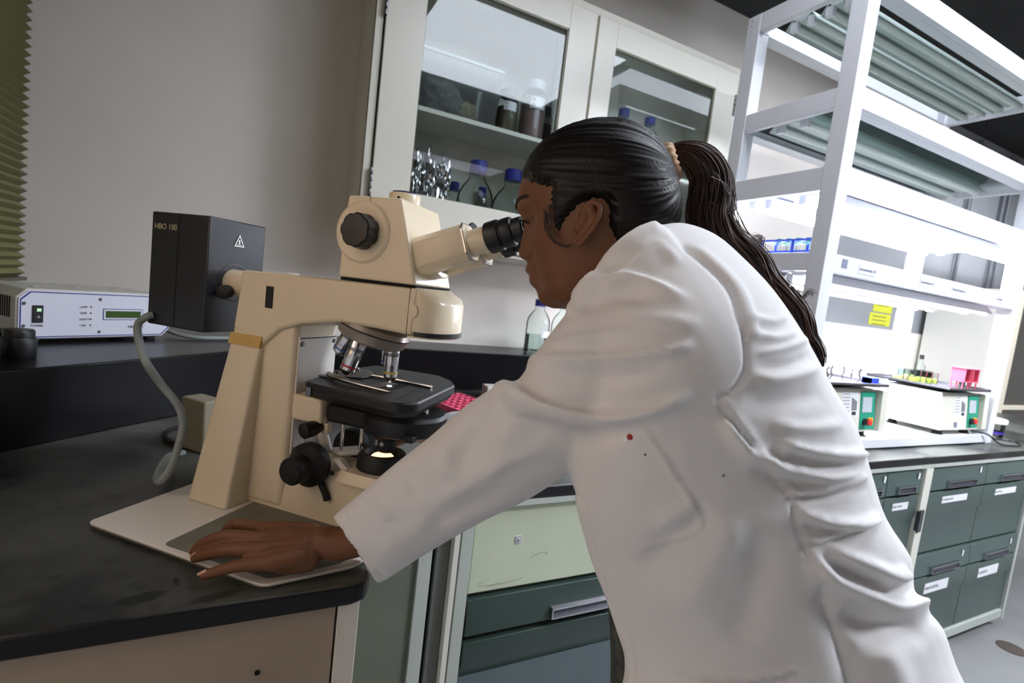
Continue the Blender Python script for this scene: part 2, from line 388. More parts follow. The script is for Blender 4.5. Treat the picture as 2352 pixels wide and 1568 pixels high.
def drawer_front(par, x0, x1, z0, z1, m, name='drawer', hx=None, hz=None, hw=0.2, tags=(), rebate=True, numtag=None):
    """folded sheet-metal drawer front: a sloping upper lip over a flat face"""
    zm = z1-0.085 if (z1-z0) > 0.16 else z0
    d = MB()
    if rebate and (z1-z0) > 0.16:
        d.prism([(1.004, z1), (1.030, z1), (1.030, z0), (1.012, z0), (1.012, zm-0.012), (1.004, zm)], x0, x1, 'x')
    else:
        d.prism([(1.008, z1), (1.030, z1), (1.030, z0), (1.003, z0), (1.003, z0+0.02)], x0, x1, 'x')
    o = d.build(name, m, par, world=True, bevel=0.002)
    if hx is not None:
        h = MB().box(hx, hx+hw, 0.992, 1.004, hz-0.003, hz).box(hx, hx+hw, 0.990, 1.004, hz+0.022, hz+0.026).box(hx, hx+0.003, 0.992, 1.004, hz, hz+0.022).box(hx+hw-0.003, hx+hw, 0.992, 1.004, hz, hz+0.022)
        h.build('handle', M_chrome, o, world=True, label='chrome label-holder handle')
        MB().box(hx+.003, hx+hw-.003, 0.9985, 1.003, hz, hz+0.022).build('handle_insert', mat('handle_card', rgb(60, 62, 72), 0.4, noise=0.25, nscale=90), o, world=True)
    for (tx, tz, tw, th, body) in tags:
        yb = 1.0115 if tz < zm else 1.0035
        MB().box(tx, tx+tw, yb-0.0012, yb, tz, tz+th).build('paper_label', M_paper, o, world=True)
        if body:
            text('lettering', body, th*0.42, M_ink, o, frame((tx+0.004, yb-0.0013, tz+th*0.38), (1,0,0), (0,0,1)))
    return o

u = thing('drawer_cabinet', 'bench cabinet with pale green fascia numbered 6 over a dark green drawer', 'cabinet', (0.95, 1.3, 0))
MB().box(0.476, 1.40, 1.035, 1.70, 0.05, 0.872).build('body', M_rail, u, world=True)
o = MB().box(0.478, 1.398, 1.014, 1.034, 0.664, 0.868).build('fascia_panel', M_creamp, u, world=True, bevel=0.002)
MB().box(0.586, 0.602, 1.0125, 1.014, 0.774, 0.793).build('number_tag', M_paper, o, world=True)
MB().box(0.5875, 0.6005, 1.0121, 1.0126, 0.7755, 0.7915).build('tag_border', mat('tag_blue', rgb(70, 74, 96), 0.6), o, world=True)
MB().box(0.589, 0.599, 1.0117, 1.0122, 0.777, 0.790).build('tag_face', M_paper, o, world=True)
text('lettering', '6', 0.013, M_ink, o, frame((0.5907, 1.0114, 0.779), (1,0,0), (0,0,1)))
for (pp) in ([(0.50,0.684),(0.507,0.689),(0.512,0.686)], [(0.505,0.681),(0.53,0.678),(0.56,0.682)], [(0.632,0.732),(0.66,0.742),(0.678,0.741),(0.680,0.735)], [(0.53,0.676),(0.58,0.679),(0.62,0.684)]):
    MB().tube([(a, 1.0136, b) for a, b in pp], 0.0004, 5, 4).build('scuff_mark', mat('scuff', rgb(120, 122, 104), 0.7), o, world=True)
# dark green drawer
o = drawer_front(u, 0.478, 1.398, 0.565, 0.652, M_dgreen, hx=0.705, hz=0.575, hw=0.21)
d = MB().prism([(1.004, 0.548), (1.030, 0.548), (1.030, 0.10), (1.016, 0.10), (1.016, 0.470), (1.004, 0.490)], 0.478, 1.398, 'x').build('drawer', M_dgreen, u, world=True, bevel=0.002)
MB().box(0.478, 1.398, 1.0125, 1.0155, 0.10, 0.458).build('lower_face', mat('grey_green_face', rgb(88, 102, 104), 0.35, noise=.04), d, world=True)

# right-hand drawer sets
GRP = None
def drawer_set(x0, x1, split, label, tags1, tags2, handles=True, num=True):
    w = (x1-x0)
    u = thing('drawer_unit', label, 'drawers', ((x0+x1)/2, 1.3, 0))
    MB().box(x0+.002, x1-.002, 1.036, 1.60, 0.09, 0.872).build('body', M_rail, u, world=True)
    MB().box(x0, x0+0.028, 1.000, 1.036, 0.06, 0.872).build('post', M_cab, u, world=True, bevel=0.001)
    MB().box(x0, x1, 1.004, 1.036, 0.06, 0.098).build('plinth_rail', M_rail, u, world=True)
    a = x0+0.032; b = x1-0.004; mx = a+(b-a)*split
    cols = ((a, mx-0.002), (mx+0.002, b))
    k = 0
    for ci, (c0, c1) in enumerate(cols):
        cw = c1-c0
        o = drawer_front(u, c0, c1, 0.775, 0.868, M_green, hx=c0+cw*0.28, hz=0.785, hw=cw*0.50, tags=((c1-cw*0.14, 0.832, 0.012, 0.024, ''),))
        o = drawer_front(u, c0, c1, 0.505, 0.765, M_green, tags=((c0+cw*0.25, 0.715, cw*0.45, 0.028, tags1[ci]), (c0+cw*0.36, 0.672, cw*0.18, 0.034, '')))
        o = drawer_front(u, c0, c1, 0.402, 0.493, M_green, hx=c0+cw*0.28, hz=0.412, hw=cw*0.50, tags=((c1-cw*0.16, 0.452, 0.012, 0.026, ''),))
        o = drawer_front(u, c0, c1, 0.108, 0.392, M_green, tags=((c0+cw*0.25, 0.318, cw*0.42, 0.045, tags2[ci]),))
    return u
drawer_set(1.40, 1.906, 0.5, 'green drawer unit mostly hidden behind the white coat', ('', ''), ('', ''))
drawer_set(1.906, 2.385, 0.45, 'green drawer unit just right of the coat, left of the pale post', ('', 'REACTIVOS'), ('', 'EMPAQUES'))
MB()
drawer_set(2.42, 3.395, 0.5, 'rightmost green drawer unit under the rack, with papers stuck on', ('ESTERILIZANTES', 'REACTIVOS'), ('MANGUERAS', 'GUANTES'))
# pale full-height stile with a cupboard catch between the two units
s = thing('cabinet_stile', 'pale upright stile with steel catch between the right drawer units', 'post', (2.40, 1.02, 0))
MB().box(2.388, 2.417, 0.996, 1.05, 0.05, 0.873).build('stile', M_cab, s, world=True, bevel=0.001)
MB().box(2.3865, 2.396, 0.988, 1.004, 0.62, 0.70).build('catch', M_screw, s, world=True, bevel=0.001)
MB().box(2.388, 2.416, 0.9895, 0.9955, 0.615, 0.705).build('catch_plate', M_dgreen, s, world=True, bevel=0.001)
# end panel and foot
e = thing('bench_end_panel', 'pale end panel closing the drawer row at the right', 'panel', (3.40, 1.3, 0))
MB().box(3.397, 3.420, 1.002, 2.30, 0.05, 0.872).build('end_sheet', M_rail, e, world=True, bevel=0.001)
MB().box(3.30, 3.40, 1.06, 1.12, 0.0, 0.06).build('foot', M_blackm, e, world=True)
# floor drain
fd = MB().lathe([(0.055, 0), (0.055, 0.003), (0.0, 0.003)], (3.24, 0.90, 0.0), (0,0,1), 24)
tag(setorigin(fd.build('floor_drain', mat('rust', rgb(70, 60, 54), 0.7, noise=.2), smooth=True), (3.24, .90, 0)), 'dark round drain cover in the floor at the lower right', 'drain')
# ================================================================== glass-door wall cabinet
cb = thing('wall_cabinet', 'cream metal wall cabinet with two glass doors above the bench', 'cabinet', (1.235, YW, 1.512))
cx0, cx1, cy, cz0, cz1 = 0.322, 2.150, 2.010, 1.512, 2.640
m = MB()
m.box(cx0, cx0+.012, cy+.002, YW-.002, cz0, cz1).box(cx1-.012, cx1, cy+.002, YW-.002, cz0, cz1).box(cx0+.012, cx1-.012, cy+.002, YW-.002, cz0, cz0+.015).box(cx0+.012, cx1-.012, cy+.002, YW-.002, cz1-.015, cz1).box(cx0+.012, cx1-.012, YW-.012, YW-.002, cz0+.015, cz1-.015)
m.build('carcass', M_cab, cb, world=True, bevel=0.001)
# face frame
m = MB(); m.box(cx0, cx0+.028, cy-.002, cy+.018, cz0, cz1).box(cx1-.024, cx1, cy-.002, cy+.018, cz0, cz1).box(cx0+.028, cx1-.024, cy-.002, cy+.018, cz1-.034, cz1).box(cx0+.028, cx1-.024, cy-.002, cy+.018, cz0, cz0+.012).box(1.246, 1.262, cy+.004, cy+.02, cz0+.012, cz1-.034)
m.build('face_frame', M_cab, cb, world=True, bevel=0.0015)
def cab_door(x0, x1, gx0, gx1, z0, z1, gz0, gz1, hinge_x, hz):
    d = MB(); y0, y1 = cy-0.016, cy+0.004
    d.box(x0, gx0, y0, y1, z0, z1).box(gx1, x1, y0, y1, z0, z1).box(gx0, gx1, y0, y1, gz1, z1).box(gx0, gx1, y0, y1, z0, gz0)
    o = d.build('door', M_cab, cb, world=True, bevel=0.002)
    MB().box(gx0+.0005, gx1-.0005, cy-.006, cy-.003, gz0+.0005, gz1-.0005).build('glass_pane', M_pane, o, world=True)
    b = MB(); t = 0.006
    b.box(gx0, gx0+t, cy-.003, cy+.003, gz0, gz1).box(gx1-t, gx1, cy-.012, cy+.003, gz0, gz1).box(gx0, gx1, cy-.012, cy+.003, gz1-t, gz1).box(gx0, gx1, cy-.003, cy+.003, gz0, gz0+t*.5)
    b.build('glazing_bead', mat('bead', rgb(120, 118, 100), 0.4), o, world=True)
    for h in hz:
        hb = MB()
        for k in range(4):
            hb.lathe([(0.0055, k*0.026+.0012), (0.006, k*0.026+.002), (0.006, k*0.026+0.024), (0.0055, k*0.026+0.0250)], (hinge_x, cy-.017, h), (0, 0, 1), 14)
        hb.box(hinge_x-0.004, hinge_x+0.004, cy-.016, cy-.010, h, h+0.104)
        hb.build('hinge', M_screw, o, world=True, smooth=True)
    return o
cab_door(0.356, 1.246, 0.500, 1.112, 1.528, 2.604, 1.700, 2.500, 0.352, (1.660, 2.30))
cab_door(1.258, 2.124, 1.360, 1.985, 1.528, 2.604, 1.700, 2.500, 2.128, (2.40, 1.66))
# dark shadow gaps beside the doors
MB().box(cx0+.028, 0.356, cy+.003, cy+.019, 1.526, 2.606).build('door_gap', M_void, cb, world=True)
# shelf boards
MB().box(cx0+.013, cx1-.013, 2.045, YW-.013, 2.026, 2.044).build('shelf_board', M_cab, cb, world=True, bevel=0.001)
for x in (0.346, 0.349):
    pass
tr_ = MB().box(0.400, 0.412, 2.10, 2.118, 1.53, 2.62).build('shelf_track', M_rail, cb, world=True)
for k in range(12): MB().box(0.404, 0.408, 2.0985, 2.1002, 1.70+k*0.035, 1.712+k*0.035).build('slot', M_void, tr_, world=True)
MB().box(1.235, 1.250, 2.30, 2.326, 1.53, 2.62).build('shelf_track', M_rail, cb, world=True)

# ---- clear glass and plastic
M_glass = glass_mat('lab_glass', (0.90, 0.94, 0.93, 1), gloss=0.02, fior=1.10)
M_clearp = glass_mat('clear_plastic', (0.84, 0.87, 0.86, 1), gloss=0.04, rough=0.18)
M_bluecap = mat('blue_cap', rgb(34, 44, 140), 0.35)
M_water = glass_mat('clear_liquid', (0.84, 0.90, 0.88, 1), gloss=0.02)
M_foil = mat('aluminium_foil', rgb(190, 190, 192), 0.22, 1.0)
M_labelw = mat('white_tape_label', rgb(214, 216, 220), 0.6)
def screw_bottle(loc, h, r, label, group=None, cap=None, liquid=None, liqmat=None, tape=None, gm=None, rot=0.0):
    """laboratory screw-cap bottle: round shoulder, ring lip, ribbed cap"""
    b = thing('reagent_bottle', label, 'bottle', loc, rot, group)
    prof = [(r*0.90, 0), (r, 0.006), (r, h*0.56), (r*0.93, h*0.64), (r*0.74, h*0.72), (r*0.48, h*0.79), (r*0.40, h*0.82), (r*0.40, h*0.845), (r*0.47, h*0.85), (r*0.47, h*0.865), (r*0.38, h*0.87), (r*0.38, h*0.885)]
    MB().lathe(prof, n=36).build('glass_body', gm or M_glass, b, smooth=True)
    capm = MB(); n = 48; rings = []
    for (rr, zz) in ((r*0.44, h*0.872), (r*0.46, h*0.876), (r*0.46, h*0.985), (r*0.43, h)):
        rings.append([((rr*(1.0 if i % 2 else 0.965))*math.cos(2*PI*i/n), (rr*(1.0 if i % 2 else 0.965))*math.sin(2*PI*i/n), zz) for i in range(n)])
    capm.ring(rings).build('screw_cap', cap or M_bluecap, b)
    if liquid:
        MB().lathe([(r*0.88, 0.004), (r*0.96, 0.009), (r*0.96, h*liquid)], n=32).build('liquid', liqmat or M_water, b, smooth=True)
    if tape:
        w = 0.6; pr = []
        arc = [(-PI/2 + a) for a in np.linspace(-0.15, 1.0, 9)]
        z0, z1 = h*tape[0], h*tape[1]; vs = []; fs = []
        for a in arc: vs += [((r+.0006)*math.cos(a), (r+.0006)*math.sin(a), z0), ((r+.0006)*math.cos(a), (r+.0006)*math.sin(a), z1)]
        for i in range(len(arc)-1): fs.append((2*i, 2*i+2, 2*i+3, 2*i+1))
        t = MB().add(vs, fs).build('tape_label', M_labelw, b)
        Mx = parent_matrix(b)
        for li, line in enumerate(tape[2]):
            text('lettering', line, (z1-z0)*0.42, M_ink, b, Mx @ frame((-0.12*r, -(r+.0016), z1-(z1-z0)*(0.45+0.45*li)), (1, 0.32, 0), (0, 0, 1)))
    return b
screw_bottle((1.250, 2.195, ZL), 0.262, 0.058, 'blue-capped bottle half full of clear liquid on the ledge, labelled by hand', cap=M_bluecap, liquid=0.34, tape=(0.30, 0.42, ('Sol 2 w', 'wx')), rot=0.0)
screw_bottle((1.395, 2.20, ZL), 0.262, 0.058, 'second blue-capped bottle on the ledge, mostly hidden by the chin', liquid=0.2)
# ---- inside the cabinet, top shelf (z 2.044)
t = thing('storage_bin', 'clear plastic bin with crumpled bag on the upper cabinet shelf', 'bin', (0.665, 2.18, 2.0445))
m = MB(); w0, w1 = 0.16, 0.185
def openbox(m, x0, x1, y0, y1, z0, z1, e=0.012, t_=0.003):
    """open tub with sides flaring by e and a rolled rim"""
    a = [(x0, y0), (x1, y0), (x1, y1), (x0, y1)]; b = [(x0-e, y0-e), (x1+e, y0-e), (x1+e, y1+e), (x0-e, y1+e)]
    ai = [(x0+t_, y0+t_), (x1-t_, y0+t_), (x1-t_, y1-t_), (x0+t_, y1-t_)]; bi = [(x0-e+t_, y0-e+t_), (x1+e-t_, y0-e+t_), (x1+e-t_, y1+e-t_), (x0-e+t_, y1+e-t_)]
    m.ring([[(p[0], p[1], z0) for p in a], [(p[0], p[1], z1) for p in b], [(p[0], p[1], z1) for p in bi], [(p[0], p[1], z0+t_) for p in ai]])
    return m
openbox(m, -0.20, 0.19, -0.10, 0.12, 0, 0.22).build('tub', M_clearp, t, bevel=0.004)
MB().box(-0.215, 0.205, -0.118, 0.138, 0.2205, 0.234).build('lid', mat('frosted_lid', rgb(206, 214, 212), 0.4), t, bevel=0.005)
def crumple(name, c, s, material, parent=None, seed=1, amp=0.25, fr=2.2, sub=4):
    bm = bmesh.new(); bmesh.ops.create_icosphere(bm, subdivisions=sub, radius=1.0)
    from mathutils import noise as mn
    for v in bm.verts:
        p = v.co.copy(); d = mn.cell(p*fr*1.7+Vector((seed, 0, 0)))*amp*0.5 + mn.noise(p*fr+Vector((0, seed, 0)))*amp*1.3 + abs(mn.noise(p*fr*2.3+Vector((seed, 3, 0))))*amp
        v.co = Vector((p.x*s[0], p.y*s[1], p.z*s[2]))*(1+d-amp*0.4)
    zmin = min(v.co.z for v in bm.verts)
    for v in bm.verts: v.co += Vector(c) - Vector((0, 0, zmin))
    me = bpy.data.meshes.new(name); bm.to_mesh(me); bm.free(); me.materials.append(material)
    o = bpy.data.objects.new(name, me); COL.objects.link(o)
    if parent is not None: o.parent = parent
    return o
crumple('plastic_bag', (-0.03, -0.02, 0.006), (0.085, 0.06, 0.075), mat('grey_bag', rgb(150, 150, 146), 0.35), t, 3, 0.2)
crumple('paper_wad', (0.10, 0.04, 0.006), (0.055, 0.045, 0.055), mat('tan_paper', rgb(196, 182, 140), 0.7), t, 5, 0.2)
M_amber = mat('dark_brown_contents', rgb(52, 34, 34), 0.3)
def media_bottle(x, y, h, r, label, body, lines, capm, band=None):
    b = thing('specimen_jar', label, 'jar', (x, y, 2.0445))
    MB().lathe([(r*.92, 0), (r, .005), (r, h*.74), (r*.84, h*.82), (r*.72, h*.85), (r*.72, h*.88)], n=30).build('glass_body', M_glass, b, smooth=True)
    MB().lathe([(r*.86, .003), (r*.94, .008), (r*.94, h*.60)], n=26).build('contents', body, b, smooth=True)
    MB().lathe([(r*.80, h*.86), (r*.80, h), (r*.74, h+.003)], n=30).build('screw_cap', capm, b, smooth=True)
    if lines:
        vs = []; fs = []; A = np.linspace(-0.75, 0.55, 9)
        for a in A: vs += [((r+.001)*math.sin(a), -(r+.001)*math.cos(a), h*.50), ((r+.001)*math.sin(a), -(r+.001)*math.cos(a), h*.70)]
        for i in range(8): fs.append((2*i, 2*i+2, 2*i+3, 2*i+1))
        MB().add(vs, fs).build('paper_label', M_labelw, b)
        for k, l in enumerate(lines):
            text('lettering', l, h*.085, M_ink, b, parent_matrix(b) @ frame((-r*.62, -r-.0012+0.004, h*(.615-.095*k)), (1, 0.02, 0), (0, 0, 1)))
    return b
media_bottle(0.925, 2.125, 0.185, 0.046, 'short dark jar with handwritten label beside the clear bin', mat('olive_contents', rgb(88, 82, 66), 0.4), ('Gracilar', 'DDF 82'), mat('grey_cap', rgb(96, 98, 98), 0.4))
media_bottle(0.985, 2.235, 0.200, 0.036, 'dark red bottle between the labelled jars in the cabinet', mat('wine_red', rgb(92, 44, 46), 0.35), None, M_bluecap)
media_bottle(1.045, 2.115, 0.250, 0.056, 'tall clear bottle labelled 100 in front of red contents in the cabinet', mat('red_grey', rgb(138, 112, 112), 0.35), ('100 rr', 'Muest'), mat('white_cap', rgb(200, 204, 214), 0.4))
media_bottle(1.150, 2.20, 0.19, 0.040, 'nearly black bottle at the right end of the upper shelf behind the left door', M_amber, None, mat('purple_cap', rgb(58, 46, 84), 0.4))
# ---- lower compartment (z 1.527)
zc = 1.5275
for i, (x, y, s, sd) in enumerate(((0.545, 2.12, (0.024, 0.030, 0.10), 2), (0.610, 2.155, (0.030, 0.032, 0.115), 6), (0.685, 2.18, (0.032, 0.030, 0.11), 9))):
    lab = ('leftmost foil-wrapped flask on the cabinet floor', 'middle foil-wrapped flask on the cabinet floor', 'right foil-wrapped flask on the cabinet floor beside the blue-capped bottles')[i]
    f = thing('foil_flask', lab, 'flask', (x, y, zc), 0, 'foil-wrapped flasks in the cabinet')
    MB().lathe([(0.030, 0), (0.032, 0.006), (0.032, 0.12), (0.018, 0.16)], n=26).build('glass_flask', M_glass, f, smooth=True)
    crumple('foil_wrap', (0, 0, 0.125), s, M_foil, f, sd, 0.32, 3.0, 4)
for (x, y, h, r, lab) in ((0.825, 2.135, 0.384, 0.080, 'large empty blue-capped bottle left of the pair in the cabinet'), (1.000, 2.145, 0.384, 0.084, 'large empty blue-capped bottle right of the pair in the cabinet')):
    b = screw_bottle((x, y, zc), h, r, lab, 'large blue-capped bottles in the wall cabinet')
screw_bottle((0.775, 2.275, zc), 0.305, 0.045, 'small blue-capped bottle behind the larger ones in the cabinet')
screw_bottle((0.915, 2.285, zc), 0.31, 0.040, 'small blue-capped bottle between and behind the large pair')
rod = MB()
rod.tube([(0.520, 2.065, zc), (0.545, 2.07, zc+0.255)], 0.003, 8, 2)
tag(setorigin(rod.build('glass_rod', M_glass), (0.520, 2.065, zc)), 'thin glass rod leaning at the left inside the cabinet', 'rod')
# upper compartment, right door
for (x, lab) in ((1.576, 'blue-capped bottle on the shelf behind the right glass door, left one'), (1.744, 'blue-capped bottle on the shelf behind the right glass door, right one')):
    screw_bottle((x, 2.17, 2.0445), 0.290, 0.058, lab, 'blue-capped bottles behind the right door')

# ================================================================== lamp power supply on the corner ledge
ps = thing('power_supply', 'pale grey lamp power supply with blue-edged panel on the corner ledge', 'power supply', (-0.528, 1.698, ZL+0.010), R(39.6))
M_ps = mat('grey_beige_casing', rgb(196, 194, 186), 0.35, noise=0.02)
M_psf = mat('silver_panel', rgb(206, 208, 220), 0.4)
M_navy = mat('navy_stripe', rgb(28, 32, 120), 0.4)
W, H, Dp = 0.374, 0.128, 0.24
def oct_outline(x0, x1, z0, z1, c): return [(x0+c, z0), (x1-c, z0), (x1, z0+c), (x1, z1-c), (x1-c, z1), (x0+c, z1), (x0, z1-c), (x0, z0+c)]
MB().prism(oct_outline(-.004, W+.004, 0.0, H+.004, 0.022), 0.004, Dp, 'y').build('casing', M_ps, ps, bevel=0.003)
MB().prism(oct_outline(0, W, 0.003, H, 0.020), 0.0, 0.006, 'y').build('front_panel', M_psf, ps, bevel=0.001)
a = oct_outline(0.003, W-.003, 0.006, H-.003, 0.020); b_ = oct_outline(0.0055, W-.0055, 0.0085, H-.0055, 0.0195)
MB().ring([[(p[0], 0.0, p[1]) for p in a], [(p[0], -0.0006, p[1]) for p in a], [(p[0], -0.0006, p[1]) for p in b_], [(p[0], 0.0, p[1]) for p in b_]], cap=False).build('navy_border', M_navy, ps)
sw = MB().box(0.028, 0.050, -0.004, 0.0, 0.045, 0.090).build('power_switch', M_black, ps, bevel=0.001)
MB().box(0.036, 0.045, -0.0050, -0.004, 0.074, 0.082).build('green_lamp', emis('green_led', (0.03, 0.4, 0.05, 1), 0.3), sw)
MB().lathe([(0.0028, 0), (0.0028, 0.001), (0.0018, 0.001), (0.0018, 0)], (0.040, -0.004, 0.060), (0,-1,0), 16, cap=False).build('off_mark', M_paper, sw)
MB().box(0.188, 0.294, -0.0008, 0, 0.052, 0.084).build('display_border', M_navy, ps)
MB().box(0.190, 0.292, -0.0016, -0.0008, 0.054, 0.082).build('display_bezel', mat('light_bezel', rgb(214, 216, 226), 0.3), ps)
MB().box(0.194, 0.288, -0.0022, -0.0016, 0.058, 0.078).build('green_display', mat('green_lcd', rgb(56, 84, 34), 0.15), ps)
Mp = parent_matrix(ps)
for body, z in (('LAMP', 0.088), ('TEMP', 0.071), ('SAFETY', 0.054), ('+12V', 0.037)):
    text('lettering', body, 0.0075, M_ink, ps, Mp @ frame((0.131, -0.0006, z-.003), (1,0,0), (0,0,1)))
    MB().lathe([(0.0022, 0), (0.0022, 0.001)], (0.158, 0, z), (0,-1,0), 12).build('indicator', M_black, ps)
text('lettering', 'POWER', 0.0075, M_ink, ps, Mp @ frame((0.026, -0.0006, 0.034), (1,0,0), (0,0,1)))
text('lettering', 'HBO 100', 0.011, M_ink, ps, Mp @ frame((0.254, -0.0006, 0.028), (1,0,0), (0,0,1)))
for x, z in ((0.011, 0.094), (0.011, 0.036), (0.180, 0.110), (0.180, 0.018), (0.363, 0.094)):
    MB().lathe([(0.0042, 0), (0.0042, 0.001), (0.003, 0.0022)], (x, 0, z), (0,-1,0), 16).build('screw', M_screw, ps, smooth=True)
for x in (0.04, W-.04):
    MB().box(x-.012, x+.012, 0.02, 0.05, -0.0095, 0.0).build('rubber_foot', M_blackm, ps)
    MB().box(x-.012, x+.012, Dp-.05, Dp-.02, -0.0095, 0.0).build('rubber_foot', M_blackm, ps)
for x, y in ((0.03, 0.07), (0.14, 0.10), (0.14, 0.22), (0.25, 0.13)):
    MB().lathe([(0.008, 0), (0.010, 0.0015), (0.008, 0.003)], (x+.03, y, H+.0035), (0,0,1), 18).build('top_stud', M_ps, ps, smooth=True)
vn = MB()
for k in range(22): vn.box(-0.0052, -0.0040, 0.03+k*0.011, 0.034+k*0.011, 0.055, 0.108)
vn.build('side_vents', M_void, ps)
# ---- black screw caps on the ledge
M_bk2 = mat('black_round_plastic', rgb(30, 30, 33), 0.42)
def knob_pot(x, y, s, label):
    t = thing('black_jar_cap', label, 'cap', (x, y, ZL), 0, 'black round caps on the corner ledge')
    MB().lathe([(0.030*s, 0), (0.032*s, 0.004*s), (0.032*s, 0.042*s), (0.030*s, 0.046*s)], n=32).build('lower_ring', M_bk2, t, smooth=True)
    MB().lathe([(0.0285*s, 0.046*s), (0.0285*s, 0.060*s), (0.026*s, 0.064*s), (0.0, 0.065*s)], n=32).build('cap_top', M_bk2, t, smooth=True)
knob_pot(-0.470, 1.520, 0.98, 'black round cap beside the power supply switch, nearer the microscope')
knob_pot(-0.505, 1.435, 0.98, 'black round cap at the left frame edge in front of the power supply')
# ================================================================== lighted culture rack on the bench
RX0, RX1, RY0, RY1 = 1.705, 3.200, 1.107, 1.590
M_tube_on = emis('lit_fluorescent_tube', (0.86, 0.90, 1.0, 1), 24.0)
M_tube_off = mat('unlit_tube', rgb(214, 222, 218), 0.3)
M_refl = mat('reflector_tray', rgb(186, 200, 196), 0.35, noise=0.05, nscale=6)
M_white = mat('white_shelf', rgb(236, 237, 240), 0.5)
rk = thing('culture_rack', 'tall white metal rack with lit fluorescent tubes standing on the bench at right', 'rack', (2.45, 1.35, WT+.0005))
pw = 0.060
for (x0, x1) in ((RX0, RX0+pw), (RX1-pw, RX1)):
    for (y0, y1) in ((RY0, RY0+pw), (RY1-pw, RY1)):
        MB().box(x0, x1, y0, y1, WT+.001, 2.572).build('post', M_rack, rk, world=True, bevel=0.002)
for z0, z1 in ((2.500, 2.572), (2.112, 2.180), (1.838, 1.918), (1.562, 1.626), (0.926, 0.962)):
    for x0, x1 in ((RX0+.002, RX0+.028), (RX1-.028, RX1-.002)):
        o = MB().box(x0, x1, RY0+pw, RY1-pw, z0, z1).build('side_rail', M_rack, rk, world=True, bevel=0.0015)
    for y0, y1 in ((RY0+.002, RY0+.026), (RY1-.026, RY1-.002)):
        MB().box(RX0+pw, RX1-pw, y0, y1, z0, z1).build('long_rail', M_rack, rk, world=True, bevel=0.0015)
# angle ledges inside the side rails
for z in (2.112, 2.50):
    for y0, y1 in ((RY0+.026, RY0+.06), (RY1-.06, RY1-.026)):
        MB().box(RX0+.028, RX1-.028, y0, y1, z, z+.003).build('angle_flange', M_rack, rk, world=True)
def fixture(y, z, lit, w=0.135, n=2):
    """sheet-metal batten with folded reflector and two tubes"""
    x0, x1 = RX0+0.07, RX1-0.07
    prof = [(y-w/2, z-0.012), (y-w*0.30, z+0.022), (y-w*0.12, z+0.006), (y+w*0.12, z+0.006), (y+w*0.30, z+0.022), (y+w/2, z-0.012),
            (y+w/2, z-0.009), (y+w*0.30, z+0.026), (y+w*0.12, z+0.030), (y-w*0.12, z+0.030), (y-w*0.30, z+0.026), (y-w/2, z-0.009)]
    f = MB().prism(prof, x0, x1, 'x').build('light_batten', M_refl if not lit else M_white, rk, world=True)
    for k in range(n):
        yy = y + (k-(n-1)/2)*w*0.56
        MB().cyl((x0+.02, yy, z-0.004), (x1-.02, yy, z-0.004), 0.0125, 16).build('tube', M_tube_on if lit else M_tube_off, f, world=True, smooth=True)
        for xe in (x0+.004, x1-.024):
            MB().box(xe, xe+.02, yy-.014, yy+.014, z-.020, z+.014).build('lamp_holder', M_rack, f, world=True)
for (y, z, w) in ((1.262, 2.508, 0.125), (1.400, 2.508, 0.125), (1.375, 2.124, 0.180)): fixture(y, z, False, w)
for (y, z) in ((1.24, 1.835), (1.46, 1.835), (1.24, 1.545), (1.46, 1.545)): fixture(y, z, True)
# glass shelf of the second tier, white boards below
MB().box(RX0+.03, RX1-.03, RY0+.03, RY1-.03, 2.150, 2.155).build('glass_shelf', glass_mat('shelf_glass', (0.86, 0.93, 0.91, 1), gloss=0.05), rk, world=True)
MB().box(RX0+.03, RX1-.03, RY0+.03, RY1-.03, 1.868, 1.880).build('shelf_board', M_white, rk, world=True)
MB().box(RX0+.03, RX1-.03, RY0+.03, RY1-.03, 1.580, 1.592).build('shelf_board', M_white, rk, world=True)
MB().box(RX0+.03, RX1-.03, RY0+.027, RY1-.03, 0.944, 0.956).build('base_board', M_white, rk, world=True)
for z in (2.545, 2.150):
    for x in (RX0+.014, RX0+.014): pass
for (x, z) in ((RX0, 2.555), (RX0, 2.535)):
    MB().lathe([(0.003, 0), (0.002, 0.0015)], (x, RY1-.02, z), (-1,0,0), 10).build('rivet', M_screw, rk, world=True)
# name cards on the front rail
for body, x, z in (('Scenedesmus 10', 1.905, 1.588), ('Scenedesmus C1', 2.315, 1.590), ('Chlamydomonas A', 2.560, 1.588), ('Zuerelb A', 2.960, 1.588)):
    c = MB().box(x, x+0.105, RY0+.0005, RY0+.002, z-.010, z+.024).build('name_card', mat('name_card_paper', rgb(216, 218, 230), 0.6), rk, world=True)
    text('lettering', body, 0.0150, mat('grey_ink', rgb(110, 112, 124), 0.6), c, frame((x+.004, RY0, z+.002), (1,0,0), (0,0,1)))
c = MB().box(1.805, 1.835, RY0+.0005, RY0+.002, 1.586, 1.616).build('grey_sticker', mat('grey_sticker', rgb(130, 136, 156), 0.5), rk, world=True)
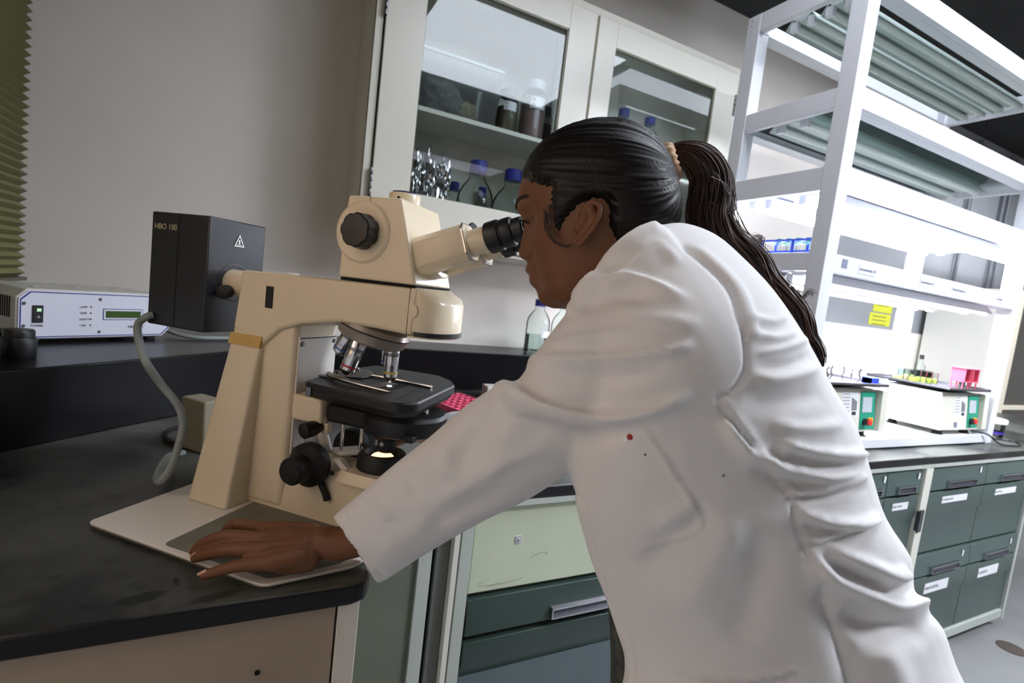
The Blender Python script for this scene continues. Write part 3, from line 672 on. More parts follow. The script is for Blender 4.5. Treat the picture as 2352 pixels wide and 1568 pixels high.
# ---- blue tube rack on the middle shelf
tb = thing('blue_tube_rack', 'blue plastic tube rack on the lit shelf behind the ponytail', 'tube rack', (1.82, 1.30, 1.5925))
M_bluep = mat('blue_plastic', rgb(52, 78, 190), 0.4)
for z in (0.0, 0.045, 0.088):
    m = MB()
    for i in range(7): m.box(-0.04+0, 0.04, -0.125+i*0.04, -0.115+i*0.04, z, z+0.006)
    m.box(-0.045, -0.037, -0.125, 0.125, z, z+0.007).box(0.037, 0.045, -0.125, 0.125, z, z+0.007)
    m.build('grid_plate', M_bluep, tb)
for y in (-0.125, -0.02, 0.115):
    for x in (-0.046, 0.042): MB().box(x, x+.004, y, y+0.010, 0.007, 0.088).build('side_panel', M_bluep, tb)
v0 = None
for i in range(5):
    for j in range(2):
        if v0 is None:
            v0 = thing('test_tube', 'capped tube in the blue rack, left row, nearest the front of the shelf', 'tube', (1.80, 1.20, 1.5995), 0, 'tubes in the blue rack')
            MB().lathe([(0.004, 0), (0.009, 0.006), (0.009, 0.085)], n=14).build('tube_body', M_glass, v0, smooth=True)
            MB().lathe([(0.0102, 0.078), (0.0102, 0.094), (0.0, 0.095)], n=14).build('tube_cap', mat('green_cap', rgb(70, 140, 100), 0.4), v0, smooth=True)
            base = v0
        else:
            dup(base, (1.80+j*0.04, 1.20+i*0.04, 1.5995), label='capped tube in the blue rack, %s row, %s from the front of the shelf' % (('left', 'right')[j], ORD[i]))
# ---- round dishes on the glass shelf, seen from below
fl0 = None
for i in range(9):
    x = 1.90 + i*0.132
    if fl0 is None:
        fl0 = thing('culture_dish', 'first of the pale green culture dishes on the upper glass shelf, counted from the left', 'dish', (x, 1.222, 2.1555), 0, 'culture dishes on the upper glass shelf')
        MB().lathe([(0.0, 0.0), (0.043, 0), (0.045, 0.003), (0.045, 0.022), (0.043, 0.022), (0.043, 0.003), (0.0, 0.002)], n=24, cap=False).build('dish_glass', M_glass, fl0, smooth=True)
        MB().lathe([(0.041, 0.003), (0.042, 0.004), (0.042, 0.013)], n=24).build('culture', mat('pale_green_culture', rgb(186, 214, 192), 0.3), fl0, smooth=True)
    else: dup(fl0, (x, 1.222, 2.1555), label=ORD[i] + ' of the pale green culture dishes on the upper glass shelf, counted from the left')

# ---- shakers
M_shk = mat('shaker_enamel', rgb(216, 214, 200), 0.4)
M_teal = mat('teal_panel', rgb(30, 150, 122), 0.45)
M_orange = mat('orange_switch', rgb(230, 130, 20), 0.35, emit=rgb(230, 120, 20), estr=0.3)
M_red = mat('red_knob', rgb(214, 50, 44), 0.35)
M_alu = mat('brushed_tray', rgb(150, 150, 158), 0.35, 1.0)
M_meter = mat('meter_face', rgb(186, 192, 200), 0.25)
def shaker(x0, x1, y0, y1, label, papers=True):
    s = thing('orbital_shaker', label, 'shaker', ((x0+x1)/2, (y0+y1)/2, 0.9565))
    z0, z1 = 0.983, 1.152
    pr = [(y0+.006, z0), (y1, z0), (y1, z1), (y0+.024, z1)]
    MB().prism(pr, x0, x1, 'x').build('housing', M_shk, s, world=True, bevel=0.003)
    for fx in (x0+.05, x1-.09):
        for fy in (y0+.045, y1-.045):
            MB().lathe([(0.022, 0), (0.016, 0.012), (0.020, 0.027)], (fx+.02, fy, 0.9566), n=18).build('foot', M_blackm, s, world=True, smooth=True)
    # sloping face plane: helper to lay things on it
    n = Vector((0, -(z1-z0), -0.018)).normalized(); up = Vector((0, 0.018, z1-z0)).normalized()
    O = Vector((x0, y0+.006, z0))
    def on(px_, pz, off=0.0): return O + Vector((px_, 0, 0)) + up*pz - Vector((0, 1, -0.1)).normalized()*off
    def plate(name, a, b, c, d, m, th=0.002, base=0.0, par=None, bev=0.0):
        mm = MB(); cc = on((a+b)/2, (c+d)/2, base+th/2)
        mm.obox(cc, Vector(((b-a)/2, 0, 0)), Vector((0, 1, -0.1)).normalized()*(th/2), up*((d-c)/2))
        return mm.build(name, m, par or s, world=True, bevel=bev)
    w = x1-x0
    gp = plate('control_panel', w-0.150, w-0.052, 0.010, 0.160, M_teal, 0.003)
    plate('meter_window', w-0.142, w-0.078, 0.078, 0.138, M_meter, 0.002, 0.003, gp)
    kb = on(w-0.122, 0.040, 0.003); MB().lathe([(0.014, 0), (0.013, 0.018)], kb, (0, -1, 0.1), 24).build('black_knob', M_black, gp, world=True, smooth=True)
    kb = on(w-0.122, 0.040, 0.021); MB().lathe([(0.0115, 0), (0.011, 0.007)], kb, (0, -1, 0.1), 24).build('red_knob_cap', M_red, gp, world=True, smooth=True)
    plate('orange_switch', w-0.098, w-0.072, 0.028, 0.056, M_orange, 0.006, 0.003, gp, 0.001)
    if papers:
        pp = plate('instruction_sheet', w-0.275, w-0.165, 0.060, 0.158, M_paper, 0.0008)
        for k in range(6): plate('print_line', w-0.268, w-0.222, 0.146-k*0.013, 0.150-k*0.013, mat('grey_print', rgb(150, 150, 156), 0.7), 0.0003, 0.0008, pp)
        for k in range(4): plate('print_block', w-0.208+k*0.009, w-0.202+k*0.009, 0.084, 0.134-k*0.004, M_ink, 0.0003, 0.0008, pp)
        plate('print_foot', w-0.205, w-0.178, 0.066, 0.080, M_ink, 0.0003, 0.0008, pp)
        plate('grey_square', w-0.268, w-0.238, 0.012, 0.036, mat('grey_square', rgb(120, 124, 140), 0.6), 0.0006)
    # overhanging hood at the right of the panel
    MB().prism([(y0-.010, z0+.004), (y0+.006, z0), (y0+.024, z1), (y0-.002, z1)], x1-0.044, x1-.001, 'x').build('side_cheek', M_shk, s, world=True, bevel=0.002)
    MB().box(x0+.02, x1-.05, y0+.03, y1-.02, z1+.008, z1+.014).build('drive_plate', M_blackm, s, world=True)
    MB().cyl(((x0+x1)/2, (y0+y1)/2, z1), ((x0+x1)/2, (y0+y1)/2, z1+.016), 0.05, 24).build('spindle', M_screw, s, world=True)
    t = MB(); tx0, tx1, ty0, ty1, tz = x0-.02, x1-.03, y0-.012, y1+.06, z1+.016
    t.box(tx0, tx1, ty0, ty1, tz, tz+.003).box(tx0, tx1, ty0, ty0+.003, tz, tz+.012).box(tx0, tx1, ty1-.003, ty1, tz, tz+.012).box(tx0, tx0+.003, ty0, ty1, tz, tz+.012).box(tx1-.003, tx1, ty0, ty1, tz, tz+.012)
    t.build('tray', M_alu, s, world=True)
    return s, tz+.0032
s1, tz = shaker(1.862, 2.302, 1.137, 1.400, 'orbital shaker beside the coat, left one of the two under the lamps')
s2, tz = shaker(2.750, 3.136, 1.124, 1.400, 'orbital shaker at the right end of the rack base')
# clamps and bottle caps on shaker one
def clamp(x, y, label):
    c = thing('flask_clamp', label, 'clamp', (x, y, tz), 0, 'spring clamps on the left shaker')
    for a in (0, PI/2, PI, 1.5*PI):
        q = Matrix.Rotation(a+0.5, 4, 'Z')
        MB().tube([(0.004, 0, 0.0016), (0.020, 0, 0.002), (0.030, 0, 0.020), (0.024, 0, 0.042), (0.030, 0, 0.058)], 0.0030, 6, 4).build('spring_arm', M_chrome, c, matrix=q)
    MB().lathe([(0.030, 0.040), (0.031, 0.042), (0.030, 0.044)], n=24, cap=False).build('ring_spring', M_chrome, c)
    return c
for i, (x, y) in enumerate(((1.93, 1.20), (2.02, 1.24), (2.12, 1.19))):
    clamp(x, y, ('left', 'middle', 'right')[i] + ' one of the three steel spring clamps on the left shaker tray')
f0 = None
for i, (x, y) in enumerate(((1.93, 1.32), (2.04, 1.36), (2.15, 1.33))):
    f = thing('erlenmeyer_flask', ('left', 'middle', 'right')[i] + ' one of the three small conical flasks on the left shaker tray', 'flask', (x, y, tz), 0, 'conical flasks on the left shaker')
    MB().lathe([(0.030, 0), (0.032, 0.004), (0.012, 0.062), (0.012, 0.085)], n=22).build('flask_glass', M_glass, f, smooth=True)
    MB().lathe([(0.029, 0.002), (0.030, 0.005), (0.022, 0.028)], n=22).build('liquid', mat('pink_amber_liquid', rgb(240, 190, 160), 0.3), f, smooth=True)
bx = MB()
for k in range(8): bx.box(k*0.006, k*0.006+0.0045, 0, 0.04, 0.002, 0.026)
bx.box(0, 0.047, 0.001, 0.039, 0, 0.024)
tag(setorigin(bx.build('blue_tip_box', M_bluep, matrix=Matrix.Translation((2.215, 1.16, tz))), (2.215, 1.16, tz)), 'small ribbed blue plastic box at the right end of the left shaker tray', 'box')
# right shaker load: beakers of algae, pink tube holders
gb = None
k = 0
for i in range(6):
    for j in range(2):
        x = 2.760+0.052*i; y = 1.34-0.07*j+0.0*i
        if i > 3 and j == 1: continue
        col = [(240, 232, 150), (212, 226, 90), (248, 214, 180), (230, 236, 120)][(i*2+j) % 4]
        f = thing('culture_beaker', 'low beaker of yellowish culture on the right shaker, %s row, %s from the left' % (('back', 'front')[j], ORD[i]), 'beaker', (x, y, tz), 0, 'culture beakers on the right shaker')
        MB().lathe([(0.0, 0.0), (0.022, 0), (0.024, 0.003), (0.024, 0.055), (0.0225, 0.055), (0.0225, 0.003), (0.0, 0.002)], n=22, cap=False).build('beaker_glass', M_glass, f, smooth=True)
        MB().lathe([(0.021, 0.003), (0.021, 0.020+0.004*((i+j) % 3))], n=20).build('culture', mat('culture_%d_%d_%d' % col, rgb(*col), 0.3), f, smooth=True)
M_pinkp = mat('pink_plastic', rgb(222, 92, 120), 0.4)
def pink_holder(x, y, label, nt):
    h = thing('pink_tube_holder', label, 'tube rack', (x, y, tz))
    MB().box(-0.032, 0.032, -0.03, 0.03, 0.030, 0.034).box(-0.036, 0.036, -0.034, 0.034, 0.092, 0.096).build('deck', M_pinkp, h)
    MB().box(-0.028, -0.024, -0.028, 0.028, 0.034, 0.092).box(0.024, 0.028, -0.028, 0.028, 0.034, 0.092).box(-0.024, 0.024, 0.024, 0.028, 0.034, 0.092).build('wall_panel', M_pinkp, h)
    for a in (-0.026, 0.026):
        for b in (-0.022, 0.022): MB().cyl((a, b, 0), (a, b, 0.030), 0.003, 8).build('leg', M_pinkp, h)
    for k in range(nt):
        t = thing('culture_tube', 'dark green tube, %s from the left, in the %s pink tube holder' % (ORD[k], 'left' if nt == 3 else 'right'), 'tube', (x-0.015+0.015*k, y-.01, tz), 0, 'green tubes in the pink holders')
        MB().lathe([(0.002, 0.001), (0.0058, 0.006), (0.0060, 0.085)], n=12).build('tube_glass', M_glass, t, smooth=True)
        MB().lathe([(0.002, 0.0015), (0.0052, 0.006), (0.0052, 0.028)], n=12).build('green_culture', mat('dark_green_culture', rgb(40, 96, 72), 0.3), t, smooth=True)
pink_holder(2.990, 1.19, 'pink plastic tube holder on the right shaker, left of the pair', 3)
pink_holder(3.066, 1.19, 'pink plastic tube holder on the right shaker, right of the pair', 2)
dr = thing('dropper_bottle', 'clear dropper bottle with small black cap behind the pink holders', 'bottle', (2.99, 1.36, tz))
MB().lathe([(0.020, 0), (0.021, 0.004), (0.021, 0.075), (0.009, 0.095), (0.008, 0.110)], n=20).build('glass_body', M_glass, dr, smooth=True)
MB().lathe([(0.010, 0.108), (0.010, 0.128), (0.008, 0.130)], n=18).build('black_cap', M_black, dr, smooth=True)
# power cable of the right shaker, looping over the rack edge onto the bench
cbm = MB().tube([(3.08, 1.150, 0.972), (3.10, 1.100, 0.972), (3.13, 1.088, 0.960), (3.17, 1.060, 0.930), (3.33, 1.045, 0.9245), (3.42, 1.085, 0.9245), (3.41, 1.13, 0.9245), (3.34, 1.16, 0.9245), (3.27, 1.20, 0.9245)], 0.0035, 8, 6).build('power_cable', M_black, smooth=True)
tag(setorigin(cbm, (3.3, 1.08, .9245)), 'thin dark cable looping from the right shaker onto the bench', 'cable')
ct = thing('plastic_tub', 'small clear tub with white lid and purple band at the bench end', 'tub', (3.47, 1.22, WT+.0005))
MB().lathe([(0.055, 0), (0.058, 0.003), (0.062, 0.078)], n=32).build('tub_body', M_clearp, ct, smooth=True)
MB().lathe([(0.0595, 0.020), (0.0605, 0.030)], n=32, cap=False).build('purple_band', mat('purple_band', rgb(84, 60, 190), 0.4), ct, smooth=True)
MB().lathe([(0.066, 0.072), (0.068, 0.074), (0.068, 0.092), (0.062, 0.096), (0.0, 0.096)], n=32).build('white_lid', M_white, ct, smooth=True)

# ---- far wall seen through the rack
for (x0, x1, z0, z1, lab) in ((4.30, 4.56, 1.56, 1.70, 'upper yellow notice on the far wall, seen through the rack'), (4.27, 4.56, 1.455, 1.55, 'lower yellow notice on the far wall, seen through the rack')):
    o = MB().box(x0, x1, YW-.003, YW-.0005, z0, z1).build('yellow_notice', mat('yellow_paper', rgb(214, 214, 60), 0.6))
    tag(setorigin(o, (x0, YW, z0)), lab, 'notice')
    for k in range(3): MB().box(x0+.04, x1-.06, YW-.0036, YW-.003, z1-.03-k*.03, z1-.022-k*.03).build('print_line', mat('olive_print', rgb(130, 130, 50), 0.7), o, world=True)
for x, lab in ((5.35, 'leftmost grey vertical pipe on the far wall'), (5.95, 'middle grey vertical pipe on the far wall'), (6.05, 'rightmost grey vertical pipe on the far wall')):
    tag(setorigin(MB().cyl((x, YW-.03, 1.45), (x, YW-.03, 3.1), 0.014, 12).build('wall_pipe', mat('grey_pipe', rgb(116, 118, 126), 0.4), smooth=True), (x, YW-.03, 1.45)), lab, 'pipe')
lf = thing('hanging_lamp', 'long lit fluorescent lamp hanging near the far wall behind the rack', 'lamp', (5.4, 2.1, 2.15))
MB().box(4.75, 6.30, 2.06, 2.14, 2.14, 2.19).build('lamp_housing', M_rack, lf, world=True)
MB().cyl((4.8, 2.1, 2.12), (6.25, 2.1, 2.12), 0.014, 12).build('tube', emis('dim_tube', (0.9, 0.93, 1, 1), 5.0), lf, world=True)
for x in (4.9, 6.1): MB().cyl((x, 2.1, 2.19), (x, 2.1, ZC), 0.003, 6).build('chain', M_screw, lf, world=True)
tc = thing('dark_display_case', 'tall cream case with dark glass shelves at the right edge behind the rack', 'case', (5.3, 2.0, 0))
MB().box(5.00, 5.10, 1.74, 1.80, 0.0, 1.83).build('stile', mat('cream_case', rgb(232, 222, 200), 0.5), tc, world=True)
MB().box(5.00, 5.0995, 1.8005, 2.30, 0.0, 1.83).build('side_panel', mat('white_case_side', rgb(244, 241, 234), 0.5), tc, world=True)
MB().box(5.10, 6.6, 1.78, 2.30, 0.0, 1.83).build('case_body', mat('dark_case_glass', rgb(44, 42, 38), 0.25, noise=.2, nscale=12), tc, world=True)
for z in (0.925, 1.80): MB().box(5.10, 6.6, 1.755, 1.78, z, z+.03).build('case_rail', mat('cream_case', rgb(232, 222, 200), 0.5), tc, world=True)
# ---- ceiling lamps that light the room
for (x, y, w, d, watts, col, lab) in (
    (1.50, 0.40, 1.3, 1.2, 16, (0.84, 0.90, 1.0), 'square ceiling lamp reflected in the left cabinet door'), (2.85, 0.62, 1.2, 0.6, 3.5, (0.84, 0.90, 1.0), 'dim wide ceiling lamp above the front of the lighted rack'),
    (3.4, -0.8, 1.2, 0.6, 78, (0.86, 0.91, 1.0), 'bright wide lamp added right of and behind the photographer to light the coat'), (2.3, -2.9, 1.3, 0.5, 1.4, (0.84, 0.80, 1.0), 'dim long ceiling lamp far behind the photographer'),  # the bright one is added to lighten the coat's back and shoulders
    (5.2, 1.2, 1.3, 0.5, 22, (0.86, 0.92, 1.0), 'ceiling lamp beyond the right end of the rack')):
    L = thing('ceiling_lamp', lab, 'lamp', (x, y, 3.03))
    m = MB(); m.box(-w/2-.03, w/2+.03, -d/2-.03, -d/2, 0, .115).box(-w/2-.03, w/2+.03, d/2, d/2+.03, 0, .115).box(-w/2-.03, -w/2, -d/2, d/2, 0, .115).box(w/2, w/2+.03, -d/2, d/2, 0, .115)
    m.build('lamp_frame', M_rack, L)
    MB().box(-w/2, w/2, -d/2, d/2, .002, .006).build('diffuser', emis('diffuser_%d' % int(x*100), col + (1,), watts/(PI*w*d)), L)
# ================================================================== instrument base board on the bench
bd = thing('base_board', 'white board with grey inset pad lying under the microscope and the hand', 'board', (0.0, 0.93, WT+.0003), 0)
def P2(*pts): return [(x-0.0, y-0.93) for x, y in pts]
def round_poly(pts, r, n=5):
    out = []; N = len(pts)
    for i in range(N):
        p = Vector(pts[i]).to_2d() if len(pts[i]) > 2 else Vector(pts[i]); a = Vector(pts[i-1]); b = Vector(pts[(i+1) % N])
        da = (a-p).normalized(); db = (b-p).normalized()
        p0 = p+da*r; p1 = p+db*r
        for k in range(n+1):
            t = k/n; out.append(tuple(p0*(1-t)**2 + p*2*t*(1-t) + p1*t*t))
    return out
board = [(-0.213, 0.969), (0.034, 0.722), (0.160, 0.742), (0.46, 1.05), (0.20, 1.30), (0.06, 1.26)]
ins = [(-0.2085, 0.9685), (0.034, 0.7275), (0.157, 0.7465), (0.454, 1.05), (0.20, 1.294), (0.06, 1.255)]
MB().prism(round_poly(P2(*ins), 0.012), 0, 0.0046, 'z').build('underlay', mat('dull_underlay', rgb(96, 96, 84), 0.6), bd)
MB().prism(round_poly(P2(*board), 0.012), 0.0047, 0.0092, 'z').build('board', mat('white_laminate', rgb(214, 208, 198), 0.4, noise=0.03), bd, bevel=0.0012)
pad = [(-0.100, 0.868), (0.041, 0.735), (0.140, 0.752), (0.30, 0.90), (0.20, 0.93), (0.040, 1.018)]
MB().prism(round_poly(P2(*pad), 0.012), 0.0092, 0.0100, 'z').build('inset_pad', mat('grey_pad', rgb(112, 110, 98), 0.6, noise=0.06, nscale=20), bd)

# ================================================================== microscope  (local x forward to the eyepieces, y away from the camera, z up)
ZB = WT + 0.0105
SCL = Vector((-0.087, 1.036, ZB))
ms = thing('microscope', 'large cream research microscope with black stage and lamp housing on the bench', 'microscope', SCL, R(-45))
M_cream = mat('microscope_cream', rgb(216, 201, 172), 0.30, noise=0.015, nscale=3, coat=0.2)
M_cream2 = mat('microscope_cream_plate', rgb(206, 200, 192), 0.35, noise=0.015)
M_stage = mat('stage_black', rgb(24, 25, 27), 0.45)
M_steel = mat('steel', rgb(178, 176, 172), 0.25, 1.0)
M_seam = mat('seam_shadow', rgb(96, 84, 66), 0.7)
Y0, Y1, YC = 0.040, 0.170, 0.105
SM = parent_matrix(ms)
# stand: flared foot of the column, column, neck and arm as one casting
st = MB()
def rrect(u0, u1, y0, y1, z, r=0.012, n=4, du=0.0):
    pts = round_poly([(u0, y0), (u1, y0), (u1, y1), (u0, y1)], r, n)
    return [(p[0], p[1], z) for p in pts]
st.ring([rrect(0.0, 0.090, 0.0, 0.210, 0.0, 0.008), rrect(0.0130, 0.0948, 0.0147, 0.1953, 0.11, 0.008), rrect(0.026, 0.1000, 0.0293, 0.1807, 0.22, 0.008), rrect(0.0352, 0.1035, 0.0396, 0.1704, 0.297, 0.008), rrect(0.0420, 0.10, Y0+.003, Y1-.003, 0.350, 0.006)])
st.build('column', M_cream, ms, smooth=True, auto=50)
nk = MB(); nk.box(0.080, 0.168, 0.048, 0.162, 0.0, 0.345)
nk.build('neck', M_cream, ms, bevel=0.012, seg=4)
ao = [(0.049, 0.417), (0.0385, 0.330), (0.0365, 0.312), (0.100, 0.286), (0.118, 0.302), (0.139, 0.321), (0.184, 0.337), (0.254, 0.350), (0.330, 0.349), (0.3965, 0.346), (0.4000, 0.422)]
arm = MB().prism(ao, Y0, Y1, 'y').build('arm', M_cream, ms, bevel=0.006, seg=3)
# front nose cap, bulging forward
npts = []
for k in range(19):
    a = PI*k/18; npts.append((0.399 + 0.043*math.sin(a)**0.8, Y0 + 0.002 + (Y1-Y0-.004)*(1-math.cos(a))/2))
def nring(z, s=0.0, fr=0.0): return [(0.388, Y0+.002, z)] + [(p[0]-s-(fr*max(0, (p[0]-0.40))/0.04), p[1], z) for p in npts] + [(0.388, Y1-.002, z)]
nm = MB().ring([nring(0.343, 0.003), nring(0.345), nring(0.398), nring(0.409, 0.0, 0.006), nring(0.416, 0.0, 0.026), nring(0.421, 0.004, 0.034)])
nz = nm.build('nose_housing', M_cream, ms, smooth=True, auto=45)
MB().ring([nring(0.3455, -0.0012), nring(0.3530, -0.0012)], cap=True).build('black_band', M_black, nz)
MB().box(0.3865, 0.3873, Y0-.0006, Y0+.001, 0.347, 0.421).build('seam_line', M_seam, arm)
MB().lathe([(0.0005, 0), (0.010, 0.0005), (0.012, 0.0)], (0.391, Y0, 0.385), (0,-1,0), 20).build('press_catch', M_cream, arm, smooth=True)
MB().box(0.106, 0.122, Y0-.0015, Y0+.001, 0.356, 0.394).build('black_slot_cover', M_blackm, arm, bevel=0.002, matrix=Matrix.Translation((0.0, 0, 0)) @ Matrix.Shear('XY', 4, (0, 0)) if False else None)
# masking tape on the column, following its leaning face
tq = [(0.0325, 0.0375, 0.284), (0.1030, 0.0375, 0.284), (0.1055, 0.0396, 0.304), (0.0352, 0.0396, 0.304)]
tp = MB().add([(a, b-0.0016, c) for a, b, c in tq] + [(a, b+.004, c) for a, b, c in tq], [(0,1,2,3), (7,6,5,4), (0,4,5,1), (1,5,6,2), (2,6,7,3), (3,7,4,0)])
tp.build('masking_tape', mat('masking_tape', rgb(196, 160, 96), 0.7, noise=0.08, nscale=60), ms, label='strip of tan masking tape')
# guide plate on the neck with screws
gp = MB().box(0.168, 0.1715, 0.056, 0.156, 0.100, 0.312).build('guide_plate', M_cream2, ms, bevel=0.0008)
MB().box(0.1715, 0.1722, 0.058, 0.154, 0.309, 0.3105).build('plate_gap', M_void, gp)
for y, z in ((0.063, 0.300), (0.148, 0.302), (0.063, 0.110), (0.148, 0.110)):
    MB().lathe([(0.0042, 0), (0.0042, 0.0015), (0.0030, 0.0028), (0, 0.0030)], (0.1715, y, z), (1,0,0), 16).build('screw', M_screw, gp, smooth=True)
for y in (0.090, 0.122): MB().box(0.1715, 0.1719, y, y+.0006, 0.100, 0.175).build('plate_seam', M_void, gp)
# foot
fo = MB()
def fr(u0, u1, ya, yb, z): return rrect(u0, u1, ya, yb, z, 0.010)
fo.ring([fr(0.07, 0.385, 0.050, 0.160, 0.0), fr(0.07, 0.383, 0.052, 0.158, 0.030), fr(0.07, 0.374, 0.060, 0.150, 0.082), fr(0.08, 0.368, 0.066, 0.144, 0.088)])
fo.build('foot', M_cream, ms, smooth=True, auto=30)
fo2 = MB().ring([rrect(0.265, 0.390, 0.042, 0.168, 0.082, 0.03, 6), rrect(0.272, 0.382, 0.050, 0.160, 0.099, 0.03, 6)]).build('lamp_boss', M_cream, ms, smooth=True, auto=30)
# field lens
lm = MB().lathe([(0.042, 0.0985), (0.044, 0.101), (0.042, 0.122), (0.038, 0.127), (0.031, 0.1275), (0.027, 0.121), (0.0235, 0.119), (0.0, 0.119)], (0.327, YC, 0), n=48).build('field_lens_mount', M_blackm, ms, smooth=True)
M_fieldlamp = emis('warm_lamp_glass', (1.0, 0.60, 0.28, 1), 0.9)
MB().lathe([(0.0195, 0.119), (0.017, 0.1215), (0.010, 0.1235), (0.0, 0.1242)], (0.327, YC, 0), n=36).build('field_lens', M_fieldlamp, lm, smooth=True)
for a in (0.4, 2.5, 4.6): MB().lathe([(0.002, 0), (0.0012, 0.001)], (0.327+0.034*math.cos(a), YC+0.034*math.sin(a), 0.127), (0,0,1), 10).build('set_screw', M_screw, lm)
l = bpy.data.lights.new('field_lamp', 'POINT'); l.energy = 0.22; l.color = (1.0, 0.62, 0.30); l.shadow_soft_size = 0.012
lo = bpy.data.objects.new('field_lamp', l); COL.objects.link(lo); lo.location = SM @ Vector((0.327, YC, 0.145))
# coarse focus knobs, near side and far side
for side in (-1, 1):
    yb = 0.056 if side < 0 else 0.154; d = Vector((0, side, 0)); c = Vector((0.222, yb, 0.098))
    k = MB().lathe([(0.036, 0), (0.038, 0.004), (0.038, 0.018), (0.034, 0.023), (0.024, 0.030), (0.023, 0.032), (0.023, 0.056), (0.020, 0.060), (0.0, 0.061)], c, d, 40).build('focus_knob', M_blackm, ms, smooth=True, auto=35)
    MB().tube([c + d*0.006 + Vector((0.02, 0, -0.026)), c + d*0.008 + Vector((0.034, 0, -0.044)), c + d*0.008 + Vector((0.040, 0, -0.056))], 0.0058, 10, 3).build('brake_lever', M_blackm, k, smooth=True)
    MB().lathe([(0.0025, 0), (0.0025, 0.007), (0.0038, 0.007), (0.0038, 0.010)], c + d*0.008 + Vector((0.037, 0, -0.008)), (1,0,0.2), 12).build('stop_screw', M_blackm, k, smooth=True)
# stage carrier
MB().box(0.170, 0.232, 0.050, 0.160, 0.168, 0.213).build('stage_carrier', M_cream, ms, bevel=0.004)
MB().prism([(0.19, 0.060), (0.36, 0.062), (0.36, 0.150), (0.19, 0.150)], 0.2135, 0.226, 'z').build('stage_bracket', M_cream, ms, bevel=0.002)
MB().box(0.228, 0.240, 0.060, 0.074, 0.150, 0.170).build('carrier_foot', M_cream, ms, bevel=0.002)
# stage plate (outline measured on the stage)
so = [(0.213, 0.025), (0.385, 0.004), (0.404, 0.006), (0.424, 0.031), (0.403, 0.215), (0.380, 0.250), (0.334, 0.284), (0.188, 0.272), (0.182, 0.150)]
sg = MB()
zs = 0.245
def sr(s, z, c=(0.30, 0.14)): return [(c[0]+(p[0]-c[0])*s, c[1]+(p[1]-c[1])*s, z) for p in round_poly(so, 0.010, 4)]
sg.ring([sr(0.93, zs-0.026), sr(0.97, zs-0.020), sr(1.0, zs-0.015), sr(1.0, zs-0.003), sr(0.985, zs)])
stg = sg.build('stage', M_stage, ms, smooth=True, auto=25)
oh = []
for k in range(32):
    a = 2*PI*k/32; oh.append((0.327 + 0.020*math.cos(a), YC + 0.020*math.sin(a) + (0.030 if math.sin(a) > 0 else -0.012)))
MB().prism(oh, zs+.0002, zs+.0006, 'z').build('stage_opening', M_void, stg)
MB().box(0.222, 0.232, 0.020, 0.024, 0.222, 0.238).build('stage_latch', M_screw, stg)
MB().lathe([(0.0, 0), (0.0042, 0.0), (0.0042, 0.0006), (0.0, 0.0007)], (0.3275, YC-.001, zs+.0007), n=20, cap=False).build('slide_glow', emis('slide_glow_white', (1, 0.95, 0.86, 1), 14.0), stg)  # glowing disc stands in for the light shining up through the slide
# slide holder
sh = MB().prism([(0.200, 0.075), (0.232, 0.072), (0.236, 0.098), (0.262, 0.118), (0.262, 0.150), (0.236, 0.190), (0.214, 0.200), (0.200, 0.190)], zs+.0008, zs+.0035, 'z').build('slide_holder', mat('dull_steel', rgb(104, 104, 104), 0.4, 1.0), stg, bevel=0.0006)
MB().tube([(0.216, 0.084, zs+.006), (0.250, 0.062, zs+.008), (0.300, 0.053, zs+.006), (0.352, 0.052, zs+.004), (0.362, 0.054, zs+.003)], lambda u: 0.0055-0.0032*u, 10, 6).build('spring_finger', M_steel, sh, smooth=True)
MB().tube([(0.262, 0.150, zs+.004), (0.320, 0.152, zs+.0035), (0.386, 0.150, zs+.003)], 0.0032, 8, 4).build('fixed_finger', M_steel, sh, smooth=True)
for u, y in ((0.212, 0.110), (0.214, 0.170)): MB().lathe([(0.0055, 0), (0.0055, 0.004), (0.0035, 0.006)], (u, y, zs+.0035), (0,0,1), 16).build('knurled_screw', M_screw, sh, smooth=True)
# nosepiece: tilted turret with four objectives
NA = Vector((-0.26, -0.05, -1)).normalized()
NC = Vector((0.292, YC-.004, 0.349))
npc = MB().lathe([(0.050, -0.004), (0.060, 0.000), (0.064, 0.008), (0.062, 0.012), (0.058, 0.026), (0.052, 0.030), (0.0, 0.031)], NC, NA, 48).build('nosepiece', mat('turret_grey', rgb(158, 148, 138), 0.3, 0.4), ms, smooth=True, auto=30)
MB().lathe([(0.0645, 0.0075), (0.0648, 0.0085), (0.0645, 0.0095)], NC, NA, 48, cap=False).build('turret_groove', M_void, npc)
def objective(top, tip, r, ring):
    top = Vector(top); tip = Vector(tip); d = tip-top; L = d.length
    o = MB().lathe([(r*0.92, 0), (r, 0.002), (r, L*0.55), (r*0.96, L*0.58), (r*0.96, L*0.86), (r*0.72, L*0.93), (r*0.42, L), (0, L)], top, d, 28).build('objective', M_chrome, ms, smooth=True, auto=30)
    MB().lathe([(r*0.985, L*0.72), (r*0.985, L*0.77)], top, d, 28, cap=False).build('colour_ring', ring, o)
    MB().lathe([(r*1.02, L*0.20), (r*1.02, L*0.30)], top, d, 28, cap=False).build('knurled_ring', M_screw, o)
    return o
M_ry = mat('yellow_ring', rgb(196, 176, 60), 0.4); M_rr = mat('red_ring', rgb(170, 30, 40), 0.4); M_rb = mat('blue_ring', rgb(60, 90, 160), 0.4)
objective((0.3265, YC, 0.318), (0.3270, YC, 0.2535), 0.0125, M_ry)
objective((0.290, YC-.046, 0.322), (0.276, YC-.056, 0.264), 0.0135, M_rr)
objective((0.250, YC-.010, 0.334), (0.226, YC-.014, 0.288), 0.0145, M_rb)
